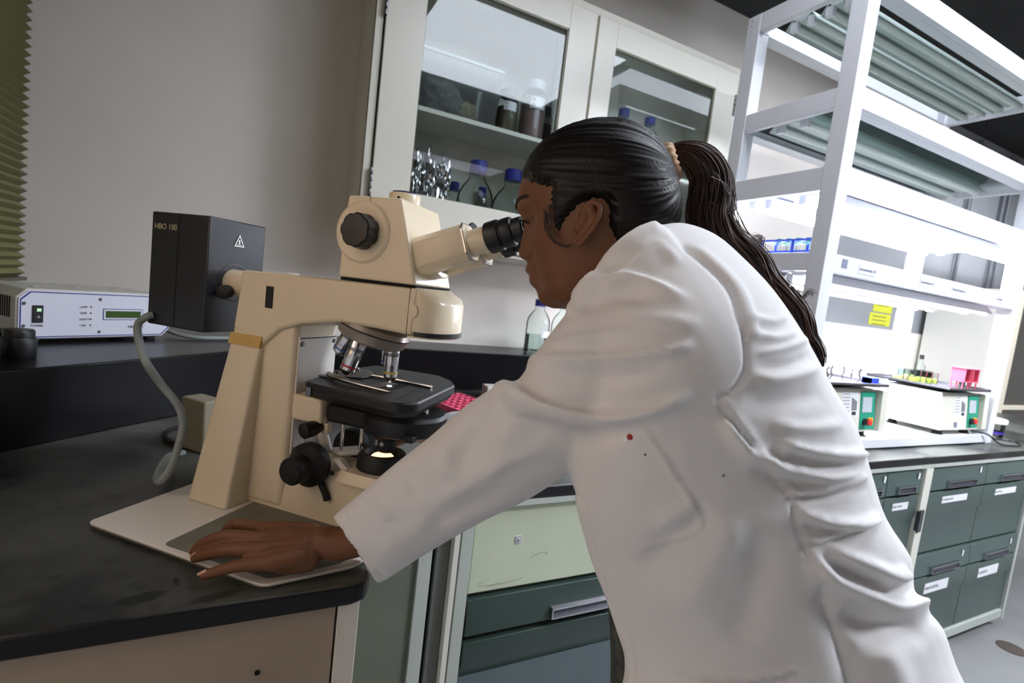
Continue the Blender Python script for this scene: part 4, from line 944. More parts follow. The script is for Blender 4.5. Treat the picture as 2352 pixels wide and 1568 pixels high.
objective((0.294, YC+.040, 0.322), (0.288, YC+.050, 0.268), 0.012, M_rb)
# condenser with turret disc
cd = MB().lathe([(0.062, 0.170), (0.072, 0.174), (0.074, 0.182), (0.074, 0.200), (0.070, 0.206), (0.0, 0.207)], (0.356, 0.118, 0), n=56).build('condenser_turret', M_stage, ms, smooth=True, auto=30)
MB().box(0.236, 0.330, 0.058, 0.150, 0.174, 0.206).build('condenser_carrier', M_blackm, cd, bevel=0.006, seg=3)
MB().lathe([(0.020, 0.206), (0.020, 0.2135)], (0.327, YC, 0), n=30).build('top_lens_mount', M_black, cd, smooth=True)
MB().cyl((0.382, 0.100, 0.214), (0.410, 0.096, 0.216), 0.0042, 16).build('centring_screw', M_chrome, cd, smooth=True)
MB().box(0.352, 0.386, 0.080, 0.120, 0.2075, 0.219).build('dovetail_block', M_cream, cd, bevel=0.002)
MB().box(0.396, 0.412, 0.048, 0.064, 0.172, 0.182).build('turret_tab', M_blackm, cd, bevel=0.002)
cu = MB().lathe([(0.024, 0.170), (0.026, 0.166), (0.022, 0.156), (0.016, 0.152), (0.016, 0.132), (0.014, 0.130)], (0.333, YC, 0), n=30).build('lower_lens_tube', M_blackm, ms, smooth=True)
MB().lathe([(0.004, 0), (0.004, 0.001)], (0.333, YC-.0162, 0.146), (0,-1,0), 16).build('white_dot', mat('grey_dot', rgb(150, 152, 146), 0.5), cu)
for u, y in ((0.252, 0.088), (0.276, 0.110)):
    MB().cyl((u, y, 0.118), (u, y, 0.172), 0.0032, 14).build('guide_rod', M_steel, ms, smooth=True)
MB().prism([(0.222, 0.080), (0.262, 0.076), (0.292, 0.112), (0.262, 0.132)], 0.112, 0.119, 'z').build('rod_bridge', M_cream2, ms, bevel=0.002)
MB().prism([(0.255, 0.112), (0.272, 0.112), (0.300, 0.0895), (0.284, 0.0895)], 0.060, 0.072, 'y').build('bridge_strut', M_cream2, ms)
MB().prism([(0.222, 0.112), (0.240, 0.112), (0.225, 0.148), (0.205, 0.160), (0.200, 0.150)], 0.078, 0.084, 'y').build('bridge_rib', M_cream2, ms, bevel=0.001)
k = MB().lathe([(0.0, 0.0), (0.009, 0), (0.012, 0.010), (0.0135, 0.018), (0.0135, 0.034), (0.011, 0.036), (0.0, 0.0365)], (0.226, 0.060, 0.163), (-0.25, -1, -0.1), 24).build('condenser_knob', M_blackm, ms, smooth=True)
# head
hp = [(0.2505, 0.425), (0.3945, 0.425), (0.356, 0.5575), (0.258, 0.5575), (0.2535, 0.520)]
hd = MB().prism(hp, Y0, Y1-.002, 'y').build('head', M_cream, ms, bevel=0.004, seg=3)
MB().box(0.255, 0.3935, Y0+.002, Y1-.004, 0.4205, 0.4255).build('dovetail_gap', M_void, hd)
MB().lathe([(0.050, -0.01), (0.050, 0.001), (0.046, 0.0035), (0.0, 0.004)], (0.291, Y0, 0.500), (0,-1,0), 48).build('side_boss', M_cream, hd, smooth=True, auto=30)
MB().box(0.2995, 0.3003, Y0-.0006, Y0+.001, 0.548-.004, 0.557).build('seam_line', M_seam, hd)
kn = []
for (rr, h) in ((0.0275, 0.004), (0.0285, 0.006), (0.0270, 0.028), (0.0245, 0.0305), (0.0, 0.031)):
    kn.append([(0.296 + rr*(1-0.07*max(0, math.cos(7*(2*PI*i/56)))) * math.cos(2*PI*i/56), Y0-h, 0.500 + rr*(1-0.07*max(0, math.cos(7*(2*PI*i/56)))) * math.sin(2*PI*i/56)) for i in range(56)])
MB().ring(kn, cap=False).build('head_knob', M_black, hd, smooth=True, auto=30)
pt = MB().lathe([(0.026, 0.554), (0.0265, 0.572), (0.0255, 0.5745), (0.0, 0.575)], (0.322, YC, 0), n=40).build('camera_port', M_cream, ms, smooth=True, auto=30)
MB().lathe([(0.021, 0.5745), (0.0212, 0.5775), (0.019, 0.578), (0.0, 0.5765)], (0.322, YC, 0), n=36).build('port_ring', mat('navy_plastic', rgb(34, 40, 90), 0.4), pt, smooth=True, auto=30)
MB().lathe([(0.0028, 0), (0.0022, 0.001)], (0.322+.004, YC-.0265, 0.5645), (0.1,-1,0), 14).build('clamp_screw', M_void, pt)
# binocular tubes
TD = Vector((math.cos(R(20)), 0, math.sin(R(20)))); TN = Vector((-TD.z, 0, TD.x))
bb = MB().lathe([(0.036, -0.012), (0.036, 0.014), (0.030, 0.016)], (0.384, YC, 0.473), TD, 40).build('binocular_pivot', M_steel, ms, smooth=True, auto=30)
def tubeset(yc, dz, s):
    base = Vector((0.372, yc, 0.468+dz))
    def sec(t, w, h, c=0.011):
        o = base + TD*t; pts = [(-w+c, -h), (w-c, -h), (w, -h+c), (w, h-c), (w-c, h), (-w+c, h), (-w, h-c), (-w, -h+c)]
        return [o + Vector((0, 1, 0))*a + TN*b for a, b in pts]
    h_ = MB().ring([sec(0.0, 0.024, 0.028), sec(0.004, 0.026, 0.030), sec(0.098, 0.025, 0.0285), sec(0.101, 0.023, 0.0265)]).build('tube_housing', M_cream, ms, bevel=0.002)
    MB().ring([sec(0.0965, 0.0262, 0.0297), sec(0.0985, 0.0262, 0.0297)]).build('chrome_edge', M_chrome, h_)
    e0 = base + TD*0.101 - TN*0.002
    MB().lathe([(0.0205, -.004), (0.0205, 0.022), (0.0195, 0.030)], e0, TD, 36).build('eye_tube', M_cream, h_, smooth=True, auto=30)
    MB().lathe([(0.0195, 0.026), (0.0240, 0.029), (0.0245, 0.032), (0.0245, 0.047), (0.0235, 0.050), (0.0205, 0.0505), (0.0205, 0.053), (0.0228, 0.055), (0.0228, 0.067), (0.0215, 0.070), (0.0185, 0.0715), (0.0185, 0.086), (0.0165, 0.0885), (0.013, 0.0885), (0.011, 0.083), (0, 0.083)], e0, TD, 40).build('eyepiece', M_black, h_, smooth=True, auto=30)
    return h_
h1 = tubeset(YC-0.031, 0.0, 1)
h2 = tubeset(YC+0.031, 0.0, -1)
dk = Vector((0.372, YC, 0.468)) + TD*0.094 + TN*0.020
MB().lathe([(0.017, 0), (0.0175, 0.0015), (0.0175, 0.0045), (0.016, 0.006), (0, 0.0062)], dk, TD, 32).build('interpupillary_dial', M_black, ms, smooth=True, auto=30)
MB().obox(Vector((0.372, YC, 0.468)) + TD*0.052 + TN*0.030, TD*0.040, Vector((0, 0.012, 0)), TN*0.006).build('dial_cover', M_cream, ms, bevel=0.004)
# lamp housing behind the column
lh = MB(); hu0, hu1, hy0, hy1 = -0.182, -0.038, 0.045, 0.176
ho = [(hu0, hy0), (hu1, hy0), (hu1, hy1), (hu0, hy1)]
lh.prism(ho, 0.292, 0.506, 'z')
lho = lh.build('lamp_housing', mat('housing_black', rgb(36, 38, 43), 0.36), ms, bevel=0.0025, label='black lamp housing bolted behind the column')
MB().box(-0.112, -0.1118, hy0-.0008, hy0+.001, 0.293, 0.505).build('housing_seam', M_void, lho)
text('lettering', 'HBO 100', 0.0150, mat('olive_print2', rgb(184, 180, 146), 0.6), lho, SM @ frame((-0.1745, hy0-.0006, 0.474), (1,0,0), (0,0,1)))
# warning triangle on the face toward the column
tf = SM @ frame((hu1+.0006, 0.112, 0.462), (0,1,0), (0,0,1))
tm = MB(); T0 = [(-0.012, -0.004), (0.012, -0.004), (0.0, 0.020)]; T1 = [(-0.0085, -0.0018), (0.0085, -0.0018), (0.0, 0.0152)]
tm.add([(p[0], p[1], 0.0006) for p in T0+T1], [(0,1,4,3), (1,2,5,4), (2,0,3,5)])
tm.add([(-0.0018, 0.002, .0006), (0.0018, 0.002, .0006), (0.0018, 0.009, .0006), (-0.0018, 0.009, .0006)], [(0,1,2,3)])
tm.add([(-0.0050, -0.0006, .0006), (0.0050, -0.0006, .0006), (0.0050, 0.0008, .0006), (-0.0050, 0.0008, .0006)], [(0,1,2,3)])
tm.build('warning_triangle', mat('white_print', rgb(226, 224, 220), 0.5), lho, world=True, matrix=tf)
MB().lathe([(0.036, 0), (0.036, 0.0008), (0.034, 0.0012)], (hu1, YC, 0.388), (1,0,0), 40, cap=False).build('port_rim', M_black, lho, smooth=True)
MB().cyl((hu1, YC, 0.388), (0.056, YC, 0.388), 0.026, 32).build('lamp_tube', M_cream, ms, smooth=True)
MB().lathe([(0.010, 0), (0.0125, 0.002), (0.0125, 0.018), (0.010, 0.020), (0, 0.020)], (hu1+.016, YC-.026, 0.372), (0.25,-1,-0.1), 24).build('clamp_knob', M_blackm, lho, smooth=True)
MB().lathe([(0.014, 0), (0.012, 0.004), (0, 0.005)], (0.10, YC, 0.4165), (0,0,1), 24).build('top_stud', M_cream2, arm, smooth=True)
for z, tx in ((0.330, 1), (0.318, 0)):
    MB().lathe([(0.0035, 0), (0.0035, 0.0006), (0.0025, 0.0006), (0.0025, 0)], (-0.171, hy0-.0004, z), (0,-1,0), 16, cap=False).build('earth_mark', mat('grey_print3', rgb(84, 84, 78), 0.6), lho)
# slide on the stage
slm = MB().prism([(0.293, 0.060), (0.318, 0.056), (0.326, 0.128), (0.301, 0.132)], 0, 0.0011, 'z')
sl = slm.build('microscope_slide', glass_mat('slide_glass', (0.72, 0.80, 0.80, 1), gloss=0.30), matrix=SM @ Matrix.Translation((0.006, 0.0, zs+.0010)))
cpt = SM @ Vector((0.31, 0.09, zs)); tag(setorigin(sl, cpt), 'thin glass slide clamped on the black stage under the objective', 'slide')
# ---- cables
cb1 = MB().tube([SM @ Vector((-0.166, 0.0440, 0.309)), SM @ Vector((-0.171, 0.034, 0.304)), SM @ Vector((-0.180, 0.026, 0.284)), at(330, 820, .90), at(368, 880, .92), at(408, 930, .93), at(420, 975, .93), at(408, 1030, .92), at(388, 1080, .91), at(366, 1105, .905), at(362, 1090, .95), at(385, 1050, 1.02), at(420, 1040, 1.12)], 0.0068, 14, 6).build('lamp_cable', mat('grey_rubber', rgb(132, 140, 138), 0.42), smooth=True)
tag(setorigin(cb1, at(366, 1105, .905)), 'thick grey cable hanging from the lamp housing down to the bench', 'cable')
cb2 = MB().tube([(-0.255, 2.01, ZL+.020), (-0.215, 1.975, ZL+.012), (-0.16, 1.96, ZL+.0075), (-0.09, 1.985, ZL+.0075), (0.0, 2.03, ZL+.0075), (0.15, 2.12, ZL+.0075)], 0.0066, 12, 6).build('supply_cable', mat('grey_rubber', rgb(132, 140, 138), 0.42), smooth=True)
tag(setorigin(cb2, (-.16, 1.96, ZL)), 'grey cable running from the power supply along the ledge', 'cable')
cb3 = MB().tube([pz(490, 974, WT+.006), pz(450, 972, WT+.006), pz(404, 982, WT+.006), pz(380, 994, WT+.006), pz(382, 1008, WT+.006), pz(405, 1018, WT+.006), pz(445, 1014, WT+.006), pz(485, 1004, WT+.006)], 0.0048, 10, 6).build('black_cable', M_black, smooth=True)
tag(setorigin(cb3, pz(405, 1012, WT)), 'thin black cable looped on the bench behind the column', 'cable')
# ---- pink tube rack and small things behind the stage
pr = thing('pink_tube_rack', 'pink plastic tube rack lying on the bench behind the stage', 'tube rack', (0.72, 1.73, WT+.0005), R(18))
m = MB(); n1, n2 = 6, 9; wx, wy = 0.19, 0.30; t_ = 0.004
for i in range(n1+1): x = -wx/2 + wx*i/n1; m.box(x-t_/2, x+t_/2, -wy/2, wy/2, 0.0, 0.020)
for j in range(n2+1): y = -wy/2 + wy*j/n2; m.box(-wx/2, wx/2, y-t_/2, y+t_/2, 0.0, 0.020)
m.build('grid', mat('pink_rack_plastic', rgb(226, 96, 128), 0.4), pr)
wb_ = MB().box(-0.02, 0.05, -0.03, 0.03, 0, 0.05).build('white_box', mat('white_card', rgb(206, 200, 190), 0.5), bevel=0.003)
wb_.location = (0.90, 1.93, WT+.0005); tag(wb_, 'small white box behind the pink rack, cut by the raised sleeve', 'box')
cdm = MB().prism(round_poly([(0.330, 1.075), (0.520, 1.085), (0.530, 1.235), (0.415, 1.260)], 0.018), WT+.0110, WT+.0135, 'z').build('specimen_card', mat('printed_card', rgb(150, 152, 146), 0.5, noise=0.35, nscale=60), bevel=0.0006)
tag(setorigin(cdm, (.42, 1.16, WT+.011)), 'patterned grey card lying on the board right of the field lens', 'card')
bs = MB().box(0, 0.05, 0, 0.08, 0, 0.12).build('beige_box', mat('beige_box', rgb(120, 114, 96), 0.6), bevel=0.004)
bs.location = (-0.085, 1.30, WT+.0005); bs.rotation_euler = (0, 0, R(40)); tag(bs, 'small dull beige box on the bench, half hidden behind the column', 'box')
# ================================================================== the person
def pz(x, y, z): d = ray(x, y); return CAM + d*((z-CAM.z)/d.z)
HF = Vector((math.cos(R(137)), math.sin(R(137)), 0)); HL = Vector((-math.sin(R(137)), math.cos(R(137)), 0))   # facing; toward her left
pt_ = R(-14)
HD = HF*math.cos(pt_) + Vector((0, 0, math.sin(pt_))); HU = HD.cross(HL)
HC = at(1385, 500, 0.70)
def hp(x, y, l=0.0):
    """head coordinates (forward, up) of an outline point lying l to her left"""
    p0 = HC + HL*l; d = ray(x, y); q = CAM + d*((p0-CAM).dot(HL)/d.dot(HL)) - p0
    return q.dot(HD), q.dot(HU)
def hw(f, l, u): return HC + HD*f + HL*l + HU*u

PERSON = thing('person', 'person in a white lab coat with a dark ponytail leaning to the eyepieces', 'person', (0.62, 0.20, 0.0))

def mesh_from(mb_list):
    m = MB()
    for b in mb_list: m.add(b.v, b.f)
    return m
def remesh(mb, voxel, smooth_it=4, fac=0.5):
    me = bpy.data.meshes.new('tmp'); me.from_pydata(mb.v, [], mb.f); me.update()
    bm = bmesh.new(); bm.from_mesh(me); bmesh.ops.recalc_face_normals(bm, faces=bm.faces); bm.to_mesh(me); bm.free()
    o = bpy.data.objects.new('tmp', me); COL.objects.link(o)
    r = o.modifiers.new('r', 'REMESH'); r.mode = 'VOXEL'; r.voxel_size = voxel; r.adaptivity = 0
    if smooth_it:
        s = o.modifiers.new('s', 'SMOOTH'); s.iterations = smooth_it; s.factor = fac
    dg = bpy.context.evaluated_depsgraph_get()
    out = bpy.data.meshes.new_from_object(o.evaluated_get(dg))
    COL.objects.unlink(o); bpy.data.objects.remove(o)
    return out
def closed_loft(stations, n=28, cap_round=True):
    """stations: (centre, half-vector a, half-vector b); rounded ends"""
    S = [(Vector(c), Vector(a), Vector(b)) for c, a, b in stations]
    rings = []
    def rg(c, a, b, s=1.0): return [c + a*(s*math.cos(2*PI*i/n)) + b*(s*math.sin(2*PI*i/n)) for i in range(n)]
    if cap_round:
        d = (S[0][0]-S[1][0]).normalized(); k = min(S[0][1].length, S[0][2].length)
        for t in (1.0, 0.8, 0.5): rings.append(rg(S[0][0]+d*k*0.6*t, S[0][1], S[0][2], math.sqrt(max(0.02, 1-t*t*0.98))))
    for c, a, b in S: rings.append(rg(c, a, b))
    if cap_round:
        d = (S[-1][0]-S[-2][0]).normalized(); k = min(S[-1][1].length, S[-1][2].length)
        for t in (0.5, 0.8, 1.0): rings.append(rg(S[-1][0]+d*k*0.6*t, S[-1][1], S[-1][2], math.sqrt(max(0.02, 1-t*t*0.98))))
    return MB().ring(rings)
def densify(st, sub=3):
    """smooth interpolation of tuples of numbers"""
    P = [np.array(s, float) for s in st]; out = []
    for i in range(len(P)-1):
        p0 = P[max(i-1, 0)]; p1 = P[i]; p2 = P[i+1]; p3 = P[min(i+2, len(P)-1)]
        for k in range(sub):
            t = k/sub
            out.append(0.5*((2*p1) + (p2-p0)*t + (2*p0-5*p1+4*p2-p3)*t*t + (3*p1-3*p2+p3-p0)*t**3))
    out.append(P[-1]); return out
def sil_loft(st, n=32, sub=3, cap=True):
    """stations (xa, ya, xb, yb, depth, thickness): the two outline points and the half thickness along the line of sight"""
    out = []
    for xa, ya, xb, yb, t, th in densify(st, sub):
        A = at(xa, ya, t); B = at(xb, yb, t); c = (A+B)/2
        out.append((c, (A-B)/2, (c-CAM).normalized()*th))
    return closed_loft(out, n, cap)
def limb(pts, sub=5, n=18):
    """pts: (point, radius)"""
    st = densify([tuple(p)+(r,) for p, r in pts], sub)
    P = [Vector(s[:3]) for s in st]; rr = [s[3] for s in st]; L = len(P); out = []
    t0 = (P[1]-P[0]).normalized(); nx = t0.cross(Vector((0,0,1)) if abs(t0.z) < .9 else Vector((1,0,0))).normalized()
    for i in range(L):
        t = (P[min(i+1, L-1)]-P[max(i-1, 0)]).normalized(); nx = (nx - t*nx.dot(t)).normalized(); ny = t.cross(nx)
        out.append((P[i], nx*rr[i], ny*rr[i]))
    return closed_loft(out, n)

# ---------------------------------------------------------------- head surface
def interp(x, xs, ys): return float(np.interp(x, xs, ys))
prof_px = [(1400, 296), (1330, 312), (1262, 345), (1225, 385), (1200, 420), (1191, 450), (1187, 470), (1192, 487), (1201, 502), (1203, 515), (1199, 540), (1195, 560), (1190, 577), (1192, 590), (1203, 597),
           (1212, 600), (1211, 608), (1206, 618), (1208, 627), (1217, 632), (1215, 640), (1216, 650), (1223, 658), (1231, 664), (1235, 676), (1237, 688), (1246, 700), (1275, 710)]
PR = sorted([hp(x, y) for x, y in prof_px], key=lambda q: q[1])
PU_, PF_ = [q[1] for q in PR], [q[0] for q in PR]
base_u = [-0.135, -0.118, -0.105, -0.090, -0.070, -0.045, -0.02, 0.005, 0.03, 0.06, 0.09, 0.110, 0.122]
base_f = [0.020, 0.060, 0.083, 0.092, 0.098, 0.101, 0.101, 0.100, 0.104, 0.100, 0.072, 0.035, -0.01]
back_f = [0.000, 0.005, -0.005, -0.020, -0.052, -0.074, -0.088, -0.094, -0.094, -0.086, -0.066, -0.045, -0.025]
half_w = [0.018, 0.034, 0.046, 0.053, 0.059, 0.064, 0.068, 0.071, 0.072, 0.069, 0.056, 0.036, 0.006]
def head_pt(u, a):
    """surface point of the head in head coordinates at height u and angle a (0 = front, pi/2 = her left)"""
    ff = interp(u, base_u, base_f); fb = interp(u, base_u, back_f); w = interp(u, base_u, half_w)
    c = (ff+fb)/2 + 0.008; ca, sa = math.cos(a), math.sin(a)
    e = 0.86
    x = math.copysign(abs(ca)**e, ca); y = math.copysign(abs(sa)**0.92, sa)
    f = c + (ff-c)*x if x > 0 else c + (c-fb)*x
    l = w*y
    if ca > 0:
        pf = interp(u, PU_, PF_)
        if u > -0.115:
            ex = pf - ff
            if u < 0.012 and u > -0.046: sg = 0.0075 + 0.008*max(0, min(1, (0.012-u)/0.045))
            elif u <= -0.046: sg = 0.017
            else: sg = 0.036
            f += ex*math.exp(-(l/sg)**2)
        # cheekbone, eye socket, lids
        f -= 0.0085*math.exp(-((abs(l)-0.033)/0.014)**2 - ((u-0.012)/0.011)**2)
        f += 0.0050*math.exp(-((abs(l)-0.032)/0.012)**2 - ((u-0.006)/0.007)**2)
        f += 0.0030*math.exp(-((abs(l)-0.030)/0.022)**2 - ((u-0.036)/0.008)**2)
        f += 0.0040*math.exp(-((abs(l)-0.045)/0.016)**2 - ((u+0.022)/0.016)**2)
        f += 0.0045*math.exp(-((abs(l)-0.015)/0.0055)**2 - ((u+0.034)/0.007)**2)   # nostril wings
        f -= 0.0030*math.exp(-((abs(l)-0.026)/0.006)**2 - ((u+0.060)/0.008)**2)   # mouth corners
    return f, l, u
US = np.concatenate([np.linspace(-0.135, 0.110, 132), np.linspace(0.1115, 0.122, 9)])
NA_ = 128
hb = MB(); rings = []
for u in US:
    rings.append([hw(*head_pt(u, 2*PI*i/NA_)) for i in range(NA_)])
hb.ring(rings)
def ear(sgn):
    parts = []
    def q(x, y, l): f, u = hp(x, y, 0.075); return hw(f, sgn*l, u)
    helix = [((1341, 512), .070), ((1336, 492), .074), ((1347, 472), .079), ((1364, 466), .083), ((1379, 477), .087), ((1380, 496), .088), ((1371, 517), .087), ((1357, 536), .084), ((1343, 552), .081), ((1331, 563), .078), ((1322, 556), .075), ((1320, 542), .072)]
    parts.append(limb([(q(x, y, l), 0.0036) for (x, y), l in helix], 4, 10))
    anti = [((1350, 487), .074), ((1363, 494), .078), ((1362, 511), .079), ((1350, 527), .077), ((1338, 540), .074)]
    parts.append(limb([(q(x, y, l), 0.0040) for (x, y), l in anti], 4, 10))
    parts.append(limb([(q(1356, 480, .075), .0075), (q(1362, 505, .076), .0085), (q(1345, 530, .073), .0080), (q(1332, 552, .072), .0060)], 3, 12))
    parts.append(limb([(q(1327, 512, .070), .0045), (q(1325, 524, .072), .0040)], 3, 10))
    return parts
parts = [hb] + ear(1) + ear(-1)
# neck and body
C7 = at(1505, 590, 0.665)
parts.append(limb([(hw(-0.020, 0, -0.030), 0.056), (hw(-0.030, 0, -0.075), 0.054), (hw(-0.055, 0, -0.125), 0.058), (at(1530, 720, .665), 0.075)], 4, 24))
SHL = at(1570, 690, 0.560); SHR = SHL - HL*0.330
HIP = at(1790, 1600, 0.640)
parts.append(limb([(SHL*0.5+SHR*0.5, 0.085), (at(1640, 900, .64), 0.105), (at(1700, 1170, .64), 0.098), (HIP, 0.094), (HIP+Vector((0, 0, -0.10)), 0.092)], 4, 24))
parts.append(limb([(SHL, 0.048), (SHL*0.5+SHR*0.5, 0.060), (SHR, 0.048)], 4, 18))
ELL = at(1255, 960, 0.600); WRL = pz(742, 1246, 0.968)
parts.append(limb([(SHL, 0.046), (at(1430, 850, .588), 0.040), (at(1290, 950, .606), 0.037), (at(1144, 1038, .640), 0.033), (at(967, 1150, .690), 0.029), (at(815, 1240, .742), 0.0245), (WRL, 0.0235)], 4, 18))
ELR = at(1215, 1010, 0.90); WRR = at(1010, 995, 0.985)
parts.append(limb([(SHR, 0.046), (SHR.lerp(ELR, .5), 0.041), (ELR, 0.036), (ELR.lerp(WRR, .5), 0.032), (WRR, 0.0225)], 4, 18))
# left hand, flat on the pad
ZP = WT + 0.0105
def chain(pts, r): return limb([(p, rr) for p, rr in zip(pts, r)], 4, 14)
wl_ = pz(742, 1222, 0.972); wr_ = pz(738, 1284, 0.958)
fingers = {
 'index':  [pz(600, 1213, ZP+.043), pz(546, 1203, ZP+.048), pz(524, 1210, ZP+.028), pz(516, 1222, ZP+.0085)],
 'middle': [pz(600, 1238, ZP+.044), pz(518, 1231, ZP+.044), pz(467, 1249, ZP+.024), pz(444, 1268, ZP+.0085)],
 'ring':   [pz(603, 1264, ZP+.038), pz(524, 1262, ZP+.036), pz(476, 1272, ZP+.019), pz(447, 1281, ZP+.0075)],
 'little': [pz(622, 1293, ZP+.030), pz(548, 1299, ZP+.026), pz(500, 1311, ZP+.014), pz(464, 1322, ZP+.0065)]}
frad = {'index': (.0100, .0088, .0080, .0064), 'middle': (.0104, .0092, .0084, .0068), 'ring': (.0106, .0096, .0087, .0071), 'little': (.0096, .0086, .0077, .0062)}
meta = {'index': pz(722, 1226, 0.962), 'middle': pz(724, 1238, 0.966), 'ring': pz(724, 1256, 0.964), 'little': pz(716, 1278, 0.956)}
for k in fingers:
    parts.append(chain(fingers[k], frad[k]))
    parts.append(limb([(meta[k], .0155), (meta[k].lerp(fingers[k][0], .5) + Vector((0, 0, .001)), .0140), (fingers[k][0] - Vector((0, 0, .001)), .0108)], 4, 14))
ks = list(fingers)
for a, b in zip(ks[:-1], ks[1:]):
    pa = meta[a].lerp(meta[b], .5); pb = fingers[a][0].lerp(fingers[b][0], .5)
    parts.append(limb([(pa, .0140), (pa.lerp(pb, .5), .0130), (pb.lerp(pa, .10) - Vector((0, 0, .002)), .0098)], 4, 14))
parts.append(limb([(WRL, .0235), (meta['middle'].lerp(meta['ring'], .5), .0215), (meta['ring'].lerp(fingers['ring'][0], .3), .0160)], 4, 18))
parts.append(limb([(meta['little'] - Vector((0, 0, .004)), .0160), (pz(680, 1292, .950), .0155), (pz(640, 1298, .948), .0120)], 4, 14))
parts.append(limb([(pz(720, 1232, .958), .0150), (pz(672, 1228, .950), .0125), (pz(634, 1232, .944), .0098), (pz(606, 1240, .940), .0078)], 4, 14))
# right hand on the far focus knob, behind the condenser
hR = SM @ Vector((0.222, 0.240, 0.098))
def kn_(du, dy, dz): return SM @ Vector((0.222+du, 0.228+dy, 0.098+dz))
pm = kn_(0.075, 0.030, 0.030)
parts.append(limb([(WRR, .0225), (pm.lerp(WRR, .5), .0240), (pm, .0250)], 4, 16))
for i, (dz, ln) in enumerate(((0.020, 1.0), (0.006, 1.08), (-0.008, 1.0), (-0.022, 0.85))):
    a = pm + SM.to_3x3() @ Vector((-0.018, 0.004, dz*0.7))
    b = kn_(0.040*ln-0.01, 0.016, 0.030+dz*1.1); c = kn_(0.005, -0.002, 0.036+dz*1.3); d = kn_(-0.020*ln, -0.014, 0.026+dz*1.5)
    parts.append(limb([(a, .0100), (b, .0088), (c, .0078), (d, .0062)], 4, 12))
parts.append(limb([(pm + SM.to_3x3() @ Vector((0.0, -.02, -.012)), .0120), (kn_(0.050, -0.022, 0.0), .0098), (kn_(0.026, -0.026, -.030), .0075)], 4, 12))
# legs and feet
for s in (1, -1):
    hj = HIP + HL*0.070*s + Vector((-.01, .02, -.12)); kn = Vector((hj.x-0.01, hj.y+0.0, 0.48)); an = Vector((hj.x+0.04, hj.y-0.035, 0.085))
    parts.append(limb([(hj + Vector((0,0,.05)), 0.078), (hj.lerp(kn, .4), 0.074), (kn, 0.056), (kn.lerp(an, .4), 0.052), (an, 0.034)], 4, 20))
    fw = HF
    parts.append(limb([(an - fw*0.03 + Vector((0,0,-.045)), 0.036), (an + fw*0.06 + Vector((0,0,-.050)), 0.033), (an + fw*0.15 + Vector((0,0,-.060)), 0.025)], 4, 16))
bm_ = remesh(mesh_from(parts), 0.0023, 5, 0.5)

M_skin = mat('skin', rgb(108, 70, 46), 0.52, noise=0.05, nscale=14, sss=0.06, spec=0.4)
nt = M_skin.node_tree
def np_verts(me):
    a = np.empty(len(me.vertices)*3); me.vertices.foreach_get('co', a); return a.reshape(-1, 3)
def np_normals(me):
    a = np.empty(len(me.vertices)*3); me.vertices.foreach_get('normal', a); return a.reshape(-1, 3)
_CAM = np.array(CAM); _CR = np.array(CR); _CD = np.array(CD); _FF = np.array(_F)
def project(P):
    v = P - _CAM; z = v @ _FF
    return np.stack([1176 + FPX*(v @ _CR)/z, 784 + FPX*(v @ _CD)/z], 1)
def polydist(X, poly, taper=True):
    """distance to a polyline and the share travelled along it"""
    best = np.full(len(X), 1e9); side = np.zeros(len(X)); along = np.zeros(len(X))
    P = np.array([tuple(p)[:2] for p in smooth_path([(a, b, 0) for a, b in poly], 4)]); n = len(P)-1
    for i in range(n):
        a, b = P[i], P[i+1]; d = b-a; L = d @ d + 1e-9
        t = np.clip(((X-a) @ d)/L, 0, 1); q = a + t[:, None]*d; r = X-q; dist = np.hypot(r[:, 0], r[:, 1])
        m = dist < best; best[m] = dist[m]; along[m] = (i+t[m])/n
        s = d[0]*r[:, 1]-d[1]*r[:, 0]; side[m] = np.sign(s[m])
    return best, side, along
GAIN = 1.0
def apply_folds(me, folds, facing=0.12):
    V = np_verts(me); N = np_normals(me); X = project(V)
    view = V - _CAM; view /= np.linalg.norm(view, axis=1)[:, None]
    w0 = np.clip((-(N*view).sum(1) + 0.25)/0.45, 0, 1)
    D = np.zeros(len(V))
    for f in folds:
        poly, amp, wd = f[0], f[1], f[2]; ends = f[3] if len(f) > 3 else 0.22; asym = f[4] if len(f) > 4 else 0.0
        xs = [p[0] for p in poly]; ys = [p[1] for p in poly]; mg = wd*3.2
        m = (X[:, 0] > min(xs)-mg) & (X[:, 0] < max(xs)+mg) & (X[:, 1] > min(ys)-mg) & (X[:, 1] < max(ys)+mg)
        if not m.any(): continue
        d, s, al = polydist(X[m], poly)
        ww = wd*(1 + asym*s)
        tp = np.clip(np.minimum(al, 1-al)/max(ends, 1e-3), 0, 1); tp = tp*tp*(3-2*tp) if ends > 0.01 else 1.0
        D[m] += amp*GAIN*np.exp(-(d/ww)**2)*tp
    V2 = V + N*(D*w0)[:, None]
    me.vertices.foreach_set('co', V2.ravel()); me.update()
def to_obj(name, me, material, parent):
    inv = parent_matrix(parent).inverted(); me.transform(inv); me.materials.clear(); me.materials.append(material)
    for p in me.polygons: p.use_smooth = True
    o = bpy.data.objects.new(name, me); COL.objects.link(o); o.parent = parent; return o
